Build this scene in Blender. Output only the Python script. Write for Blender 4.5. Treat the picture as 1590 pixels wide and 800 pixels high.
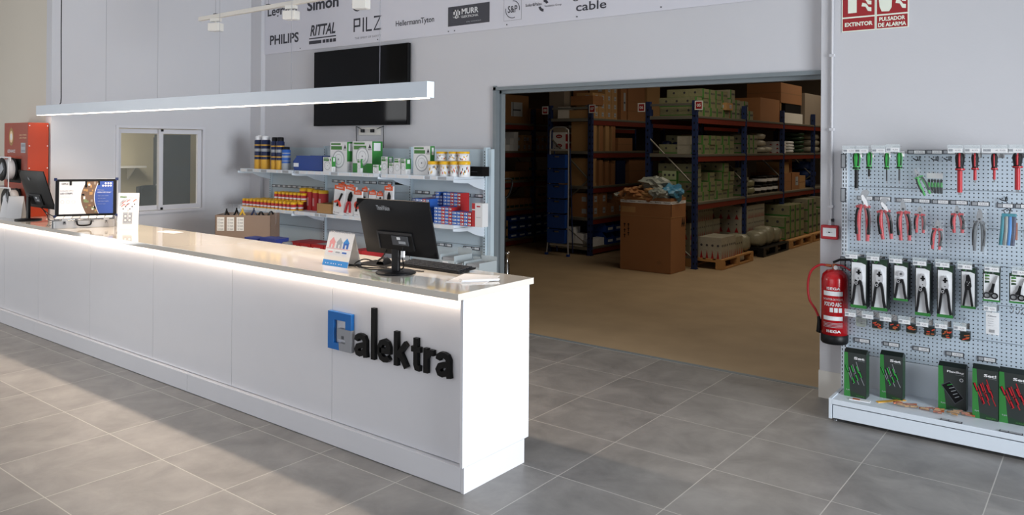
import bpy, bmesh, math, random
from math import sin, cos, pi, sqrt, radians, atan2
from mathutils import Matrix, Vector, noise
for o in list(bpy.data.objects): bpy.data.objects.remove(o)
SC = bpy.context.scene
COL = SC.collection
R = random.Random(7)

# ---------------------------------------------------------------- camera
# world: X along the back wall, Y towards the back wall, Z up, metres; camera stands at (0, 0, 1.73)
FPX, CXP, CYP, YAW, PITCH, ROLL, CAMZ = 1214.9967, 763.1652, 222.1268, 0.6707, 0.0037, 0.0067, 1.7304
Fv = Vector((-sin(YAW)*cos(PITCH), cos(YAW)*cos(PITCH), sin(PITCH)))
R0 = Vector((cos(YAW), sin(YAW), 0)); U0 = R0.cross(Fv)
Rv = cos(ROLL)*R0 + sin(ROLL)*U0; Uv = -sin(ROLL)*R0 + cos(ROLL)*U0
camd = bpy.data.cameras.new('camera'); cam = bpy.data.objects.new('camera', camd); COL.objects.link(cam)
cam.matrix_world = Matrix(((Rv.x, Uv.x, -Fv.x, 0), (Rv.y, Uv.y, -Fv.y, 0), (Rv.z, Uv.z, -Fv.z, CAMZ), (0, 0, 0, 1)))
camd.sensor_width = 36; camd.sensor_fit = 'HORIZONTAL'; camd.lens = FPX/1590*36
camd.shift_x = (795-CXP)/1590; camd.shift_y = -(400-CYP)/1590
camd.clip_start = .05; camd.clip_end = 100
SC.camera = cam
def ray(x, y):
    return Rv*((x-CXP)/FPX) - Uv*((y-CYP)/FPX) + Fv
def at(x, y, Y):            # the world point seen at a spot of the photograph, on the plane Y
    d = ray(x, y); t = Y/d.y; return Vector((d.x*t, Y, CAMZ+d.z*t))
def atx(x, y, X):
    d = ray(x, y); t = X/d.x; return Vector((X, d.y*t, CAMZ+d.z*t))
def on(x, y, z=0.):
    d = ray(x, y); t = (z-CAMZ)/d.z; return Vector((d.x*t, d.y*t, z))

# ---------------------------------------------------------------- light and exposure
vs = SC.view_settings
vs.view_transform = 'Standard'; vs.look = 'None'; vs.gamma = 1; vs.use_curve_mapping = False; vs.exposure = 0.0
W = bpy.data.worlds.new('world'); SC.world = W; W.use_nodes = True
wn = W.node_tree.nodes; wl = W.node_tree.links
bg = wn['Background']; bg.inputs[0].default_value = (.8, .88, 1, 1); bg.inputs[1].default_value = 0.45
def area(name, loc, target, w, h, power, col):
    l = bpy.data.lights.new(name, 'AREA'); l.shape = 'RECTANGLE'; l.size = w; l.size_y = h; l.energy = power; l.color = col
    o = bpy.data.objects.new(name, l); COL.objects.link(o); o.location = loc
    d = Vector(target)-Vector(loc); o.rotation_euler = d.to_track_quat('-Z', 'Y').to_euler(); return o
# daylight through the glazed fronts behind and to the right of the camera, and the far left entrance
area('daylight_front', (-4.4, -3.9, 1.9), (-4.4, 0, 1.9), 6.5, 3.0, 98, (.95, .96, 1))
area('daylight_right', (3.1, 3.0, 1.5), (0, 3.0, 1.4), 2.6, 2.8, 190, (.90, .95, 1)).data.spread = radians(105)
area('daylight_left', (-10.9, -.3, 1.6), (-5, -.3, 1.6), 2.6, 2.6, 100, (.95, .97, 1))
area('warehouse_fill', (-3.0, 9.6, 3.9), (-3.0, 9.6, 0), 3.0, 3.0, 62, (1, .86, .68))  # both warehouse lamps are added fill below a closed ceiling
area('warehouse_fill', (-3.2, 15.6, 3.9), (-3.2, 15.6, 0), 3.0, 3.0, 60, (1, .86, .68))
area('office_fill', (-9.8, 4.4, 2.45), (-9.8, 4.4, 0), 1.2, 1.2, 45, (1, .95, .85))  # added fill lamp that brightens the office seen through the window

# ---------------------------------------------------------------- materials
def lin(h):
    c = [int(h[i:i+2], 16)/255 for i in (0, 2, 4)]
    return tuple(((v/12.92) if v <= .04045 else ((v+.055)/1.055)**2.4) for v in c)+(1,)
MATS = {}
def mat(name, hexc=None, rough=.5, metal=0., spec=.5, noisy=0., scale=8., bump=0., emit=0., trans=0., alpha=1., coat=0., ior=1.45, bscale=None):
    if name in MATS: return MATS[name]
    m = bpy.data.materials.new(name); m.use_nodes = True; nt = m.node_tree; b = nt.nodes['Principled BSDF']
    c = lin(hexc)
    b.inputs['Base Color'].default_value = c; b.inputs['Roughness'].default_value = rough; b.inputs['Metallic'].default_value = metal
    b.inputs['Specular IOR Level'].default_value = spec; b.inputs['IOR'].default_value = ior
    b.inputs['Transmission Weight'].default_value = trans; b.inputs['Alpha'].default_value = alpha; b.inputs['Coat Weight'].default_value = coat
    if emit:
        b.inputs['Emission Color'].default_value = c; b.inputs['Emission Strength'].default_value = emit
    tc = nt.nodes.new('ShaderNodeTexCoord')
    ns = nt.nodes.new('ShaderNodeTexNoise'); ns.inputs['Scale'].default_value = scale; ns.inputs['Detail'].default_value = 4
    nt.links.new(tc.outputs['Object'], ns.inputs['Vector'])
    rm = nt.nodes.new('ShaderNodeMapRange'); rm.inputs['To Min'].default_value = 1-max(noisy, .015); rm.inputs['To Max'].default_value = 1+max(noisy, .015)
    nt.links.new(ns.outputs['Fac'], rm.inputs['Value'])
    mx = nt.nodes.new('ShaderNodeVectorMath'); mx.operation = 'SCALE'; mx.inputs[0].default_value = c[:3]
    nt.links.new(rm.outputs[0], mx.inputs['Scale']); nt.links.new(mx.outputs[0], b.inputs['Base Color'])
    if bump:
        bp = nt.nodes.new('ShaderNodeBump'); bp.inputs['Strength'].default_value = bump; bp.inputs['Distance'].default_value = .01
        n2 = nt.nodes.new('ShaderNodeTexNoise'); n2.inputs['Scale'].default_value = bscale or scale*5
        nt.links.new(tc.outputs['Object'], n2.inputs['Vector']); nt.links.new(n2.outputs['Fac'], bp.inputs['Height']); nt.links.new(bp.outputs[0], b.inputs['Normal'])
    MATS[name] = m; return m
def M(name): return MATS[name]

mat('wall_paint', 'cacace', .75, noisy=.02, scale=1.5, bump=.06, bscale=60)
mat('wall_beige', 'cfc8bb', .75, noisy=.03, scale=1.2, bump=.06, bscale=60)
mat('ceiling_white', 'd8d8d8', .8)
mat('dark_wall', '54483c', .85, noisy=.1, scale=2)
mat('jamb_grey', '7c8488', .55, metal=.2, noisy=.06)
mat('trim_white', 'dedbd4', .5)
mat('laminate_white', 'd9d9dd', .22, spec=.5, noisy=.01, coat=.2)
mat('worktop_white', 'd2ccc2', .06, spec=.6, noisy=.01, coat=.5)
mat('edge_white', 'd9dadd', .3)
mat('led_warm', 'ffe6cc', .5, emit=9)
mat('lamp_diffuser', 'fff0da', .5, emit=7)
mat('black_gloss', '050507', .06, spec=.18)
mat('black_letter', '070708', .4, spec=.25)
mat('black_plastic', '131315', .42, spec=.3)
mat('black_soft', '0b0b0d', .6, spec=.25)
mat('dark_plastic', '2a2b2e', .45)
mat('chrome', 'c8c8c8', .22, metal=1)
mat('steel', '9a9c9e', .35, metal=.9)
mat('alu', 'c9cacc', .38, metal=.75)
mat('powder_white', 'd6dfe8', .38)
mat('powder_blue', 'c3d2da', .42)
mat('logo_blue', '1766b0', .3); mat('logo_grey', '8f9196', .35)
mat('blue_plastic', '123f8e', .4); mat('blue_dark', '1c3c78', .5); mat('rack_blue', '1a2c58', .5, noisy=.08)
mat('rack_orange', '6e2618', .5, noisy=.12)
mat('deck_wood', '9a7f60', .7, noisy=.15)
mat('deck_grey', '77705f', .6, noisy=.1)
mat('galv', '85837b', .4, metal=.6)
mat('card_brown', '946640', .8, noisy=.07, scale=3)
mat('card_light', 'a98356', .8, noisy=.07, scale=3)
mat('card_dark', '86603c', .8, noisy=.08, scale=3)
mat('card_grey', '8f8375', .8, noisy=.05, scale=3)
mat('card_inside', '6e4b2e', .85)
mat('carton_brown_box', '8a7565', .8, noisy=.04)
mat('paper_white', 'dededf', .7); mat('white_plastic', 'e9ebee', .35); mat('label_white', 'e4e6e8', .5)
mat('label_dark', '45484d', .5); mat('label_grey', 'a3a7ac', .5)
mat('print_dark', '3a3a42', .6); mat('print_grey', '8c8c94', .6); mat('banner', 'd4d4dc', .6); mat('print_panel', '45454c', .6)
mat('sign_red', '9c1f24', .4); mat('sign_cream', 'e9efe0', .45)
mat('red_paint', 'b5141c', .22, coat=.4); mat('red_alarm', 'b01c26', .35); mat('red_plastic', 'b01e28', .35); mat('red_box', 'b52a2c', .5)
mat('machine_red', 'b23c1c', .35, noisy=.03); mat('machine_front', '9c4433', .35, noisy=.03); mat('machine_glow', 'e9c9a0', .4)
mat('green_tool', '2f9a3f', .4); mat('green_pack', '2f7a36', .5); mat('green_dark', '1d3a24', .45); mat('green_print', '3f7a34', .5)
mat('green_box', '35873a', .5); mat('green_pale', 'a9b890', .6, noisy=.1)
mat('pack_dark', '2c3230', .4); mat('pack_black', '17201d', .35)
mat('orange_pack', 'd9531e', .5); mat('orange_red', 'd2402a', .5); mat('yellow_cap', 'e6b31a', .35); mat('yellow', 'dcae2a', .5); mat('gold_print', 'd8a53c', .5)
mat('navy', '16244c', .4); mat('navy_box', '1b2a6b', .5); mat('blue_box', '2f62b5', .5); mat('sky_blue', '2e86cf', .45); mat('teal', '0f7f8f', .4)
mat('pink', 'e59a9a', .6); mat('photo_brown', '6b5444', .6); mat('photo_green', '6f7f5a', .6, noisy=.3, scale=30); mat('case_blue', '2f4c96', .5)
mat('wrap', '8f8c78', .3, noisy=.15, scale=12, bump=.5, bscale=25); mat('wrap_green', '868668', .35, noisy=.2, scale=10, bump=.5, bscale=25); mat('wrap_white', 'a39f90', .35, noisy=.12, scale=10, bump=.5, bscale=25)
mat('pallet_wood', 'b88a56', .8, noisy=.12); mat('paper_kraft', 'a98560', .8, noisy=.15, bump=.5, bscale=12); mat('plastic_blue', '4a86a8', .35, noisy=.15); mat('plastic_clear_grey', '8e948e', .3, noisy=.15)
mat('beige_wall_office', 'c9bfa3', .8); mat('office_dark', '23252c', .6); mat('office_floor', '8a8577', .6)
mat('transparent_bin', 'c4ced2', .15, alpha=.75, spec=.6)
mat('bag_clear', 'dfe6ea', .12, alpha=.09, spec=.6)
mat('grey_rubber', '606468', .6); mat('brown_goods', '94553a', .6, noisy=.2, scale=30)
mat('copper', 'b5623a', .4, metal=.4)
mat('glass', 'c8d0ce', .02, alpha=.10, spec=.7)
mat('window_frame', 'cfcfd4', .45)
mat('screen_glass', 'd0dadc', .05, alpha=.3)

def tile_floor():
    m = bpy.data.materials.new('floor_tiles'); m.use_nodes = True; nt = m.node_tree; b = nt.nodes['Principled BSDF']; L = nt.links
    tc = nt.nodes.new('ShaderNodeTexCoord'); sp = nt.nodes.new('ShaderNodeSeparateXYZ'); L.new(tc.outputs['Object'], sp.inputs[0])
    def mth(op, a, bb=None, c=None):
        n = nt.nodes.new('ShaderNodeMath'); n.operation = op
        for i, v in enumerate((a, bb, c)):
            if v is None: continue
            if isinstance(v, (int, float)): n.inputs[i].default_value = v
            else: L.new(v, n.inputs[i])
        return n.outputs[0]
    cells = []; ds = []
    for k, off in (('X', -1.6748), ('Y', 3.4481)):
        t = mth('DIVIDE', mth('SUBTRACT', sp.outputs[k], off), .6)
        cells.append(mth('FLOOR', t)); f = mth('FRACT', t)
        ds.append(mth('MINIMUM', f, mth('SUBTRACT', 1., f)))
    d = mth('MINIMUM', ds[0], ds[1]); g = mth('LESS_THAN', d, .0042)
    cb = nt.nodes.new('ShaderNodeCombineXYZ'); L.new(cells[0], cb.inputs[0]); L.new(cells[1], cb.inputs[1])
    wn_ = nt.nodes.new('ShaderNodeTexWhiteNoise'); L.new(cb.outputs[0], wn_.inputs[0])
    off = nt.nodes.new('ShaderNodeVectorMath'); off.operation = 'MULTIPLY_ADD'; L.new(cb.outputs[0], off.inputs[0]); off.inputs[1].default_value = (3.7, 5.1, 0); L.new(tc.outputs['Object'], off.inputs[2])
    n1 = nt.nodes.new('ShaderNodeTexNoise'); n1.inputs['Scale'].default_value = 3.5; n1.inputs['Detail'].default_value = 7; n1.inputs['Roughness'].default_value = .62; n1.inputs['Distortion'].default_value = .4; L.new(off.outputs[0], n1.inputs['Vector'])
    cr = nt.nodes.new('ShaderNodeValToRGB'); cr.color_ramp.elements[0].position = .3; cr.color_ramp.elements[0].color = lin('73716f'); cr.color_ramp.elements[1].position = .7; cr.color_ramp.elements[1].color = lin('928f8c')
    L.new(n1.outputs['Fac'], cr.inputs[0])
    v = mth('MULTIPLY_ADD', wn_.outputs['Value'], .1, .95)
    sc = nt.nodes.new('ShaderNodeVectorMath'); sc.operation = 'SCALE'; L.new(cr.outputs[0], sc.inputs[0]); L.new(v, sc.inputs['Scale'])
    mx = nt.nodes.new('ShaderNodeMix'); mx.data_type = 'RGBA'; L.new(g, mx.inputs['Factor']); L.new(sc.outputs[0], mx.inputs[6]); mx.inputs[7].default_value = lin('b4b1ab')
    L.new(mx.outputs[2], b.inputs['Base Color']); b.inputs['Roughness'].default_value = .42
    MATS['floor_tiles'] = m
tile_floor()
def pegboard_mat():
    m = bpy.data.materials.new('perforated_panel'); m.use_nodes = True; nt = m.node_tree; b = nt.nodes['Principled BSDF']; L = nt.links
    tc = nt.nodes.new('ShaderNodeTexCoord'); sp = nt.nodes.new('ShaderNodeSeparateXYZ'); L.new(tc.outputs['Object'], sp.inputs[0])
    def mth(op, a, bb=None):
        n = nt.nodes.new('ShaderNodeMath'); n.operation = op
        for i, v in enumerate((a, bb)):
            if v is None: continue
            if isinstance(v, (int, float)): n.inputs[i].default_value = v
            else: L.new(v, n.inputs[i])
        return n.outputs[0]
    fx = mth('SUBTRACT', mth('FRACT', mth('DIVIDE', sp.outputs['X'], .0245)), .5)
    fz = mth('SUBTRACT', mth('FRACT', mth('DIVIDE', sp.outputs['Z'], .0245)), .5)
    d = mth('ADD', mth('MULTIPLY', fx, fx), mth('MULTIPLY', fz, fz)); g = mth('LESS_THAN', d, .029)
    mx = nt.nodes.new('ShaderNodeMix'); mx.data_type = 'RGBA'; L.new(g, mx.inputs['Factor']); mx.inputs[6].default_value = lin('bccad6'); mx.inputs[7].default_value = lin('2c3136')
    L.new(mx.outputs[2], b.inputs['Base Color']); b.inputs['Roughness'].default_value = .45
    MATS['perforated_panel'] = m
pegboard_mat()
mat('concrete', 'a28d70', .6, noisy=.2, scale=2.5, bump=.05, bscale=40)

# ---------------------------------------------------------------- mesh helpers
def FR(x, y, z): return Matrix(((1, 0, 0, x), (0, 0, -1, y), (0, 1, 0, z), (0, 0, 0, 1)))     # u=+X, v=+Z, out=-Y
def SD(x, y, z): return Matrix(((0, 0, 1, x), (1, 0, 0, y), (0, 1, 0, z), (0, 0, 0, 1)))      # u=+Y, v=+Z, out=+X
def TP(x, y, z): return Matrix(((1, 0, 0, x), (0, 1, 0, y), (0, 0, 1, z), (0, 0, 0, 1)))
_tc = {}
def text_geo(s, bold, shear):
    k = (s, bold, shear)
    if k in _tc: return _tc[k]
    cu = bpy.data.curves.new('t', 'FONT'); cu.body = s; cu.size = 1; cu.offset = bold; cu.shear = shear; cu.resolution_u = 3
    o = bpy.data.objects.new('t', cu); COL.objects.link(o)
    dg = bpy.context.evaluated_depsgraph_get(); dg.update()
    me = bpy.data.meshes.new_from_object(o.evaluated_get(dg))
    vv = [(v.co.x, v.co.y) for v in me.vertices]; ff = [tuple(p.vertices) for p in me.polygons]
    bpy.data.objects.remove(o); bpy.data.meshes.remove(me); bpy.data.curves.remove(cu)
    xs = [v[0] for v in vv]; ys = [v[1] for v in vv]
    _tc[k] = (vv, ff, min(xs), max(xs), min(ys), max(ys)); return _tc[k]
class MB:
    def __init__(s): s.v = []; s.f = []; s.m = []; s.s = []; s.mats = []
    def mi(s, m):
        m = MATS[m] if isinstance(m, str) else m
        if m not in s.mats: s.mats.append(m)
        return s.mats.index(m)
    def add(s, vs_, fs, m, T=None, smooth=False):
        b = len(s.v); i = s.mi(m)
        for p in vs_:
            p = Vector(p); s.v.append(T @ p if T is not None else p)
        for f in fs: s.f.append([b+j for j in f]); s.m.append(i); s.s.append(smooth)
        return s
    def box(s, x0, x1, y0, y1, z0, z1, m, T=None):
        p = [(x, y, z) for x in (x0, x1) for y in (y0, y1) for z in (z0, z1)]
        return s.add(p, [(0, 1, 3, 2), (4, 6, 7, 5), (0, 4, 5, 1), (2, 3, 7, 6), (0, 2, 6, 4), (1, 5, 7, 3)], m, T)
    def poly(s, pts, depth, m, T=None, base=0.):      # 2-D outline in the XY of T, extruded along its Z
        n = len(pts)
        if depth == 0: return s.add([(x, y, base) for x, y in pts], [tuple(range(n))], m, T)
        p = [(x, y, base) for x, y in pts]+[(x, y, base+depth) for x, y in pts]
        return s.add(p, [tuple(range(n))[::-1], tuple(range(n, 2*n))]+[(i, (i+1) % n, n+(i+1) % n, n+i) for i in range(n)], m, T)
    def stroke(s, pts, w, depth, m, T=None, base=0.):   # ribbon of width w along pts, extruded
        n = len(pts); L_ = []; R_ = []
        for i in range(n):
            a = Vector(pts[max(i-1, 0)]); b = Vector(pts[i]); c = Vector(pts[min(i+1, n-1)])
            d1 = (b-a).normalized() if i > 0 else (c-b).normalized(); d2 = (c-b).normalized() if i < n-1 else d1
            t = (d1+d2)
            t = t.normalized() if t.length > 1e-6 else d1
            nn = Vector((-t.y, t.x)); k = min(1/max(.35, nn.dot(Vector((-d1.y, d1.x)))), 1.6)
            L_.append(b+nn*w/2*k); R_.append(b-nn*w/2*k)
        for i in range(n-1):
            q = [R_[i], R_[i+1], L_[i+1], L_[i]]
            s.poly([(v.x, v.y) for v in q], depth, m, T, base)
        return s
    def tube(s, pts, r, m, seg=8, T=None, caps=True, radii=None):
        pts = [Vector(p) for p in pts]; n = len(pts); vs_ = []; fs = []; up = None
        for i in range(n):
            d = (pts[min(i+1, n-1)]-pts[max(i-1, 0)]).normalized()
            if up is None: up = Vector((0, 0, 1)) if abs(d.z) < .9 else Vector((1, 0, 0))
            a = d.cross(up).normalized(); b = a.cross(d).normalized(); up = b
            rr = radii[i] if radii else r
            for k in range(seg):
                t = 2*pi*k/seg; vs_.append(pts[i]+a*cos(t)*rr+b*sin(t)*rr)
        for i in range(n-1):
            for k in range(seg): fs.append((i*seg+k, i*seg+(k+1) % seg, (i+1)*seg+(k+1) % seg, (i+1)*seg+k))
        s.add(vs_, fs, m, T, True)
        if caps: s.add(vs_[:seg], [tuple(range(seg))[::-1]], m, T); s.add(vs_[-seg:], [tuple(range(seg))], m, T)
        return s
    def lathe(s, prof, m, c=(0, 0, 0), seg=20, T=None, smooth=True):   # prof: (r, z); axis Z
        vs_ = []; fs = []
        for r, z in prof:
            for k in range(seg): t = 2*pi*k/seg; vs_.append((c[0]+r*cos(t), c[1]+r*sin(t), c[2]+z))
        for i in range(len(prof)-1):
            for k in range(seg): fs.append((i*seg+k, i*seg+(k+1) % seg, (i+1)*seg+(k+1) % seg, (i+1)*seg+k))
        s.add(vs_, fs, m, T, smooth)
        if prof[0][0] > 1e-5: s.add(vs_[:seg], [tuple(range(seg))[::-1]], m, T)
        if prof[-1][0] > 1e-5: s.add(vs_[-seg:], [tuple(range(seg))], m, T)
        return s
    def disc(s, x, y, r, m, T, depth=0., seg=20, base=0., ry=None):
        return s.poly([(x+r*cos(2*pi*k/seg), y+(ry or r)*sin(2*pi*k/seg)) for k in range(seg)], depth, m, T, base)
    def ring(s, x, y, r0, r1, m, T, depth=0., base=0., a0=0., a1=2*pi, seg=24):
        for k in range(seg):
            a = a0+(a1-a0)*k/seg; b = a0+(a1-a0)*(k+1)/seg
            s.poly([(x+r0*cos(a), y+r0*sin(a)), (x+r1*cos(a), y+r1*sin(a)), (x+r1*cos(b), y+r1*sin(b)), (x+r0*cos(b), y+r0*sin(b))], depth, m, T, base)
        return s
    def rect(s, x0, x1, y0, y1, m, T, depth=0., base=0.):
        return s.poly([(x0, y0), (x1, y0), (x1, y1), (x0, y1)], depth, m, T, base)
    def text(s, st, x0, x1, y0, y1, m, T, bold=.0, shear=0., base=0.):   # fitted in the rectangle
        vv, ff, a, b, c, d = text_geo(st, bold, shear)
        sx = (x1-x0)/(b-a); sy = (y1-y0)/(d-c)
        return s.add([(x0+(x-a)*sx, y0+(y-c)*sy, base) for x, y in vv], ff, m, T)
    def obj(s, name, parent=None, loc=None, rotz=0., bevel=0., fixn=True):
        me = bpy.data.meshes.new(name); me.from_pydata([tuple(v) for v in s.v], [], s.f)
        for m in s.mats: me.materials.append(m)
        me.polygons.foreach_set('material_index', s.m); me.polygons.foreach_set('use_smooth', s.s)
        bm = bmesh.new(); bm.from_mesh(me)
        if fixn:
            big = [f for f in bm.faces]
            bmesh.ops.recalc_face_normals(bm, faces=big)
        bm.to_mesh(me); bm.free(); me.update()
        o = bpy.data.objects.new(name, me); COL.objects.link(o)
        if parent is not None: o.parent = parent
        if loc is not None: o.location = loc
        o.rotation_euler.z = rotz
        if bevel:
            bv = o.modifiers.new('bevel', 'BEVEL'); bv.width = bevel; bv.segments = 2; bv.limit_method = 'ANGLE'; bv.angle_limit = radians(50)
        return o
def tag(o, label=None, cat=None, group=None, kind=None):
    if label: o['label'] = label
    if cat: o['category'] = cat
    if group: o['group'] = group
    if kind: o['kind'] = kind
    return o
def thing(name, label, cat, loc=(0, 0, 0), rotz=0., group=None):
    o = bpy.data.objects.new(name, None); COL.objects.link(o); o.location = loc; o.rotation_euler.z = rotz; o.empty_display_size = .05
    return tag(o, label, cat, group)
def solo(mb, name, label, cat, loc=(0, 0, 0), rotz=0., group=None, bevel=0.):
    return tag(mb.obj(name, None, loc, rotz, bevel), label, cat, group)
def struct(mb, name, loc=(0, 0, 0)):
    return tag(mb.obj(name, None, loc), None, None, None, 'structure')
def dup(root, loc, rotz=None, label=None, group=None):
    r = root.copy(); COL.objects.link(r); r.location = loc
    if rotz is not None: r.rotation_euler.z = rotz
    if label: r['label'] = label
    if group: r['group'] = group
    for ch in list(root.children):
        c = ch.copy(); COL.objects.link(c); c.parent = r
        for g in list(ch.children):
            d = g.copy(); COL.objects.link(d); d.parent = c
    return r
# ================================================================= THE SETTING
WY = 5.75; PY = 5.692            # main wall, pier (stands a little forward)
DL, DR, DT = -4.521, -1.59, 2.27  # opening to the warehouse
H = 4.3
struct(MB().box(-8.6, 3.4, -4.2, 5.87, -.05, 0, 'floor_tiles'), 'floor')
struct(MB().box(-12.5, -8.6, -4.2, 3.38, -.05, -.001, 'floor_tiles'), 'floor')
struct(MB().box(-11.6, 2.6, 5.87, 21.2, -.05, -.004, 'concrete'), 'floor_warehouse')
struct(MB().box(-12.5, 3.4, -4.2, 5.87, H, H+.1, 'ceiling_white'), 'ceiling')
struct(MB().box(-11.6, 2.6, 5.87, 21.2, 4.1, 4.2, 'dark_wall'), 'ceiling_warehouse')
b = MB(); b.box(-8.5, DL, WY, 5.87, 0, H, 'wall_paint'); b.box(DL, DR, WY, 5.87, DT, H, 'wall_paint'); struct(b, 'wall_back')
struct(MB().box(DR, 3.3, PY, 5.87, 0, H, 'wall_paint'), 'wall_back_pier')
b = MB(); b.box(DR, DR+.19, PY-.006, PY, 0, .187, 'trim_white'); b.box(DR-.006, DR, PY-.006, 5.87, 0, .187, 'trim_white'); struct(b, 'baseboard_back')
# corner column
XL = -8.30
struct(MB().box(XL-.05, -8.09, 5.69, WY, 0, H, 'wall_paint'), 'wall_column')
# left wall with the office window; behind it the wall that faces the shop at y = 3.39
wy0, wy1, wz0, wz1 = 4.03, 5.07, .96, 1.925
y3 = 3.385
b = MB()
b.box(XL-.12, XL, y3, wy0, 0, H, 'wall_paint'); b.box(XL-.12, XL, wy1, 5.87, 0, H, 'wall_paint')
b.box(XL-.12, XL, wy0, wy1, 0, wz0, 'wall_paint'); b.box(XL-.12, XL, wy0, wy1, wz1, H, 'wall_paint'); struct(b, 'wall_left')
struct(MB().box(-12.5, XL-.12, y3, y3+.12, 0, H, 'wall_beige'), 'wall_left_return')
b = MB(); b.box(3.2, 3.3, -4.2, PY, 3.0, H, 'wall_paint'); b.box(3.2, 3.3, 4.5, PY, 0, 3.0, 'wall_paint'); b.box(3.2, 3.3, -4.2, -1.3, 0, 3.0, 'wall_paint'); struct(b, 'wall_right')
b = MB(); b.box(-12.5, 3.3, -4.2, -4.1, 3.5, H, 'wall_paint'); b.box(-12.5, -7.2, -4.2, -4.1, 0, 3.5, 'wall_paint'); b.box(1.2, 3.3, -4.2, -4.1, 0, 3.5, 'wall_paint'); struct(b, 'wall_front')
b = MB(); b.box(-12.5, -12.4, -4.2, y3, 0, H, 'wall_beige'); struct(b, 'wall_far_left')
# warehouse shell
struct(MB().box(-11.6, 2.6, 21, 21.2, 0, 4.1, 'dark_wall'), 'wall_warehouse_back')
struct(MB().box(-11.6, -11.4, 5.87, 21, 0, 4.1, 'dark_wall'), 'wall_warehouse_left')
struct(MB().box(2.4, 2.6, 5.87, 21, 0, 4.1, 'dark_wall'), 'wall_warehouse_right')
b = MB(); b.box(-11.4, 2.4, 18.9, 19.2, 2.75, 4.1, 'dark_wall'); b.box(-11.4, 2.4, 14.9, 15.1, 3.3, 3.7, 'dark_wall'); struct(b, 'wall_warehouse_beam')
# steel lining of the opening
b = MB(); b.box(DL, DL+.012, WY-.004, 5.88, 0, DT, 'jamb_grey'); b.box(DL-.012, DL+.02, WY-.02, WY-.004, 0, DT+.02, 'jamb_grey')
b.box(DL, DL+.035, 5.80, 5.86, 0, DT, 'jamb_grey'); struct(b, 'trim_1')
b = MB(); b.box(DL, DR, WY-.004, 5.88, DT-.012, DT, 'jamb_grey'); b.box(DL-.012, DR-.005, WY-.02, WY-.004, DT-.022, DT+.008, 'jamb_grey'); b.box(DL, DR, 5.80, 5.86, DT-.05, DT, 'jamb_grey'); struct(b, 'trim_2')
b = MB(); b.box(DL, DR, 5.86, 5.90, -.02, .004, 'jamb_grey'); struct(b, 'trim_3')
# window in the left wall
b = MB()
def frame_yz(b, y0, y1, z0, z1, x0, x1, w, m):
    b.box(x0, x1, y0, y1, z1-w, z1, m); b.box(x0, x1, y0, y1, z0, z0+w, m); b.box(x0, x1, y0, y0+w, z0+w, z1-w, m); b.box(x0, x1, y1-w, y1, z0+w, z1-w, m)
frame_yz(b, wy0, wy1, wz0, wz1, XL-.11, XL+.018, .028, 'window_frame')
w = tag(b.obj('window_1'), None, None, None, 'structure')
ym = (wy0+wy1)/2
for a, c, xo in ((wy0+.035, ym+.03, -.045), (ym-.03, wy1-.035, -.005)):
    b = MB(); frame_yz(b, a, c, wz0+.035, wz1-.035, XL+xo-.03, XL+xo, .048, 'window_frame'); s = b.obj('window_sash', w)
    MB().box(XL+xo-.018, XL+xo-.014, a+.048, c-.048, wz0+.083, wz1-.083, 'glass').obj('window_pane', s)
MB().box(XL, XL+.012, ym-.012, ym+.012, wz1-.06, wz1-.035, 'black_plastic').obj('window_latch', w)
MB().box(XL, XL+.012, ym-.012, ym+.012, wz0+.035, wz0+.06, 'black_plastic').obj('window_latch', w)
# office behind the window
OX = -11.3
struct(MB().box(OX, XL-.12, 3.505, 5.9, -.05, -.002, 'office_floor'), 'floor_office')
b = MB(); b.box(OX-.1, OX, 3.5, 7.9, 0, 2.6, 'beige_wall_office'); b.box(OX, XL-.12, 7.8, 7.9, 0, 2.6, 'beige_wall_office'); struct(b, 'wall_office')
struct(MB().box(OX, XL-.12, 5.9, 7.8, -.05, -.002, 'office_floor'), 'floor_office_back')
struct(MB().box(OX, XL-.12, 3.505, 7.8, 2.6, 2.7, 'ceiling_white'), 'ceiling_office')
struct(MB().box(XL-.12, XL-.02, 5.88, 7.8, 0, 2.6, 'beige_wall_office'), 'wall_office_right')
t = thing('storage_cabinet', 'tall dark cabinet in the office behind the right window pane', 'cabinet', (-10.65, 6.0, 0))
MB().box(-.14, .14, -.2, .2, 0, 1.86, 'office_dark').obj('body', t, bevel=.004)
for s in (-1, 1):
    d = MB().box(min(0, s*.135)+.004, max(0, s*.135)-.004, -.218, -.2, .06, 1.82, 'office_dark').obj('door', t)
    MB().tube([(s*.03, -.222, 1.0), (s*.03, -.24, 1.02), (s*.03, -.24, 1.13), (s*.03, -.222, 1.15)], .005, 'steel', 6).obj('handle', d)
t = thing('wall_shelf', 'pale wall shelf in the office behind the left window pane', 'shelf', (OX+.02, 5.3, 1.38))
MB().box(0, .28, -.5, .5, 0, .025, 'trim_white').obj('board', t)
for yy in (-.35, .35): MB().poly([(0, 0), (.22, 0), (0, -.18)], .02, 'trim_white', Matrix(((1, 0, 0, 0), (0, 0, 1, yy), (0, 1, 0, 0), (0, 0, 0, 1)))).obj('bracket', t)
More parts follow.
